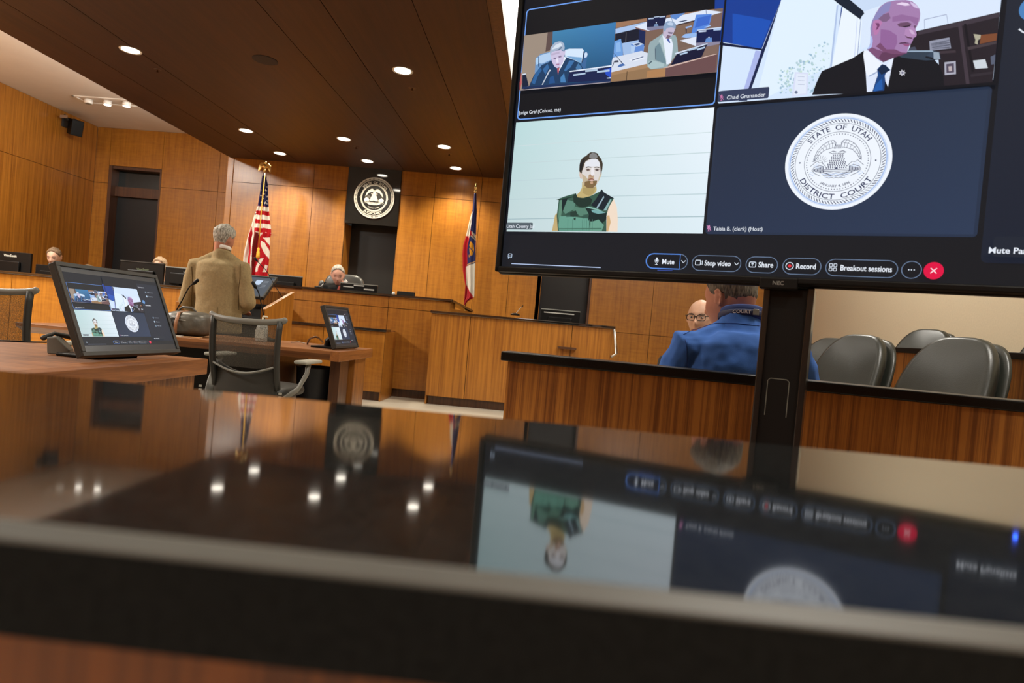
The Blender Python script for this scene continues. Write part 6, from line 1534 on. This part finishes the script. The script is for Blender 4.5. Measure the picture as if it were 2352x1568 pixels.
# simple seated people behind the left desk
def clerk(label, px, py, Y, s, yaw, pitch, hk, hm, coatm, seed=0, skin=SKP):
    hc = P(px, py, Y); ms = hc + V((0, .05, -.27)); sh = (ms + V((-.19, 0, 0)), ms + V((.19, 0, 0)))
    el = (sh[0] + V((-.07, -.1, -.26)), sh[1] + V((.07, -.1, -.26))); wr = (el[0] + V((.1, -.22, .05)), el[1] + V((-.1, -.22, .05))); hips = ms + V((0, .05, -.48))
    fz = max(0.0, hips.z - .52); kn = tuple(hips + V((x, -.38, .02)) for x in (-.11, .11)); feet = tuple(V((k.x, k.y, fz)) for k in kn)
    R = Rhead(yaw, pitch)
    t = person(label, (hips.x, Y, fz), hc, R, s, sh, el, wr, hips, kn, feet, skin, .012, hk, hm, hair_th=.008 if hk == 'short' else .014, seed=seed)
    coat('shirt', t, sh, el, wr, hips, coatm, .014, (.185, .125), hips - V((0, 0, .1)), fold=.01, trap=.03)
    face_lines(t, hc, R, s); return t
clerk('person with short brown hair looking down, behind the monitors at the far left', 125, 591, 8.75, 1.08, .25, .32, 'short', H_BRN, mat('dark suit cloth', (.02, .02, .024), .9), 5)
clerk('person of whom only the top of fair hair shows above the large tilted monitor', 203, 628, 10.2, 1.12, 0, .3, 'short', H_BLND, mat('brown cloth', (.08, .05, .03), .9), 2)
clerk('person with blond hair half hidden behind the monitors left of the blazer', 368, 613, 8.75, 1.0, .1, .25, 'long', H_BLND, mat('grey cloth', (.1, .1, .1), .9), 4)
for px, lb in ((125, 'black office chair under the short-haired person at the far left'), (203, 'black office chair hidden behind the large tilted monitor'), (368, 'black office chair under the blond person at the left desk')):
    yy = 10.2 if px == 203 else 8.75; c = P(px, 600, yy); t = thing('task_chair', lb, 'chair', (c.x, yy + .1, 0))
    MB().box(-.23, .23, .18, .24, .5, .80, .02).build('backrest', M_BLK, t, local=True); MB().box(-.24, .24, -.25, .2, .38, .44, .02).build('seat', M_BLK, t, local=True)
    MB().tube([(0, 0, .39), (0, 0, .04)], .03, 10).lathe([(.27, 0), (.27, .02), (.04, .06)], seg=20).build('pedestal', M_BLK, t, local=True)

# man in the blue shirt, seated behind the rail, seen from behind
YW = 2.62
Q = lambda px, py, dy=0: P(px, py, YW + dy)
hc = Q(1679, 690, .15); sh = (Q(1578, 796, .0), Q(1812, 806, .02)); ms = (sh[0] + sh[1]) / 2
el = (Q(1540, 885, .02), Q(1850, 905, .10)); wr = (el[0] + V((.06, .30, -.02)), el[1] + V((-.06, .30, -.04))); hips = ms + V((.0, .04, -.50)); hips.z = .55
kn = (hips + V((-.13, .45, .02)), hips + V((.13, .45, .02))); feet = tuple(V((k.x, k.y + .02, 0)) for k in kn)
pbm = person('person in a blue shirt with a court lanyard, seated with back to the jury rail', (hips.x, YW, 0), hc, Rhead(PI + .62, .22), 1.17, sh, el, wr, hips, kn, feet, SKR, .0065, 'short', H_DGR, chest=(.2, .13), hair_th=.010, forward=V((0, 1, 0)), seed=11, nape=.72)
M_BLUE = mat('blue cotton shirt', (.030, .125, .46), .85, var=.07, vscale=14, bump=.15, bscale=500)
def ex(mb):
    for i, s in ((0, -1), (1, 1)): mb.ell(ms + V((s * .10, -.055, -.13)), (.10, .07, .12), seg=14)
bs_ = coat('blue_shirt', pbm, sh, el, wr, hips, M_BLUE, .008, (.245, .155), hips - V((0, 0, .12)), sleeve=.073, cuff=.06, fold=.030, trap=.065, neckp=Q(1704, 722, .05), neckr=.085, extra=ex)
nc = Q(1704, 724, .06)
col = MB(); col.tube([nc + V((.080 * math.cos(a), .078 * math.sin(a), .016 * math.sin(a) * -1 + .0 * math.cos(a))) for a in [2 * PI * k / 28 for k in range(29)]], [(.026, .008)] * 29, 10, flat=(0, 0, 1))
clr = col.build('collar', mat('navy collar cloth', (.012, .035, .16), .8), pbm, smooth=True)
lan = MB(); lan.tube([nc + V((0, 0, -.006)) + V((.090 * math.cos(a), .088 * math.sin(a), .016 * math.sin(a) * -1)) for a in [2 * PI * k / 28 for k in range(29)]], [(.012, .003)] * 29, 8, flat=(0, 0, 1))
lny = lan.build('lanyard', mat('navy ribbon', (.010, .018, .07), .6), pbm, smooth=True)
Vt, Ft, wt_ = text_mesh('COURT', .02)
q3 = []
for a, b_ in Vt:
    ang = math.radians(-128) + (a / wt_) * math.radians(42); r_ = .0950
    q3.append(nc + V((0, 0, -.0105)) + V((r_ * math.cos(ang), .093 * math.sin(ang), -.016 * math.sin(ang) + b_ * .018)))
me = bpy.data.meshes.new('lettering'); me.from_pydata([tuple(p - parent_origin(pbm)) for p in q3], [], Ft); me.materials.append(mat('white print', (.75, .75, .72), .7))
lo = bpy.data.objects.new('lettering', me); C.objects.link(lo); lo.parent = lny; 
ag = math.radians(-74); bp_ = nc + V((.096 * math.cos(ag), .094 * math.sin(ag), .012))
MB().box(-.012, .012, -.004, .004, -.012, .012, .002, M=Matrix.Translation(bp_) @ Matrix.Rotation(ag + PI / 2, 4, 'Z')).build('buckle', M_GREYP, lny)
seam = mat('blue seam', (.008, .04, .20), .9)
for pts in ([(1570, 768), (1590, 758), (1615, 748), (1645, 742), (1690, 742), (1744, 748)], [(1574, 780), (1577, 800), (1578, 830), (1580, 845)]):
    hp = [dg_hit(bs_, *p) for p in dense(pts)]; hp = [h for h in hp if h]
    if len(hp) > 1: MB().tube(hp, .0012, 6).build('seam', seam, bs_)
ha = hc + Rhead(PI + .62, .10) @ (V((-.088, .010, .03)) * 1.13)
wc = thing('wood_chair', 'dark chair under the person in the blue shirt', 'chair', (hips.x, YW + .1, 0))
MB().box(-.25, .25, -.22, .26, .36, .42, .02).build('seat', lea2, wc, local=True)
for sx in (-1, 1):
    for sy in (-.18, .22): MB().box(sx * .22 - .02, sx * .22 + .02, sy - .02, sy + .02, 0, .37).build('leg', M_BLK, wc, local=True)

# bald man with glasses, facing the camera
YG2 = 4.0
hc = P(1609, 733, YG2); ms = hc + V((.03, .06, -.28)); sh = (ms + V((-.19, 0, 0)), ms + V((.19, 0, 0)))
el = (sh[0] + V((-.05, -.1, -.26)), sh[1] + V((.07, -.1, -.26))); wr = (el[0] + V((.12, -.22, .03)), el[1] + V((-.12, -.22, .03))); hips = ms + V((0, .05, -.44))
fz = 0.0; kn = tuple(V((hips.x + x, hips.y - .40, hips.z + .0)) for x in (-.11, .11)); feet = tuple(V((k.x, k.y, 0)) for k in kn)
Rg = Rhead(-.50, .06)
pg_ = person('bald person with dark-rimmed glasses facing the camera, half hidden by the blue shirt', (hips.x, YG2, 0), hc, Rg, 1.0, sh, el, wr, hips, kn, feet, SKP, .0065, 'bald_top', hairmat('shaved grey hair', (.2, .16, .12), (.42, .34, .27)), hair_th=.001)
coat('jacket', pg_, sh, el, wr, hips, mat('dark suit cloth', (.02, .02, .024), .9), .012, (.19, .13), hips - V((0, 0, .12)), fold=.01, trap=.03)
face_lines(pg_, hc, Rg, 1.0, False)
gl = MB(); Mf = lambda x, y, z: hc + Rg @ V((x, y, z))
for sd in (-1, 1):
    pts = [(sd * .031 + .024 * math.copysign(abs(math.cos(a)) ** .6, math.cos(a)), .017 * math.copysign(abs(math.sin(a)) ** .6, math.sin(a))) for a in [2 * PI * k / 20 for k in range(21)]]
    gl.tube([Mf(x, -.104 + abs(x) * .12, .010 + z) for x, z in pts], .0022, 6)
    gl.tube([Mf(sd * .055, -.098, .020), Mf(sd * .076, -.06, .02), Mf(sd * .082, .005, .018)], .0022, 6)
gl.tube([Mf(-.008, -.105, .016), Mf(.008, -.105, .016)], .0022, 6)
gl.build('glasses', M_BLKG, pg_, smooth=True)
for sd in (-1, 1):
    e_ = MB().ell(Mf(sd * .031, -.0815, .011), (.0110, .0075, .0052), M=Rg, seg=14).build('eye', mat('eye white', (.5, .45, .42), .2), pg_, smooth=True)
    MB().ell(Mf(sd * .031, -.0875, .011), (.0042, .003, .0040), M=Rg, seg=10).build('iris', mat('dark iris', (.02, .015, .012), .2), e_, smooth=True)
wc2 = thing('wood_chair', 'dark chair under the bald person with glasses', 'chair', (hips.x, YG2 + .05, 0))
zs2 = hips.z - .13
MB().box(-.25, .25, -.22, .26, zs2 - .06, zs2, .02).build('seat', lea2, wc2, local=True)
for sx in (-1, 1):
    for sy in (-.18, .22): MB().box(sx * .22 - .02, sx * .22 + .02, sy - .02, sy + .02, 0, zs2 - .05).build('leg', M_BLK, wc2, local=True)
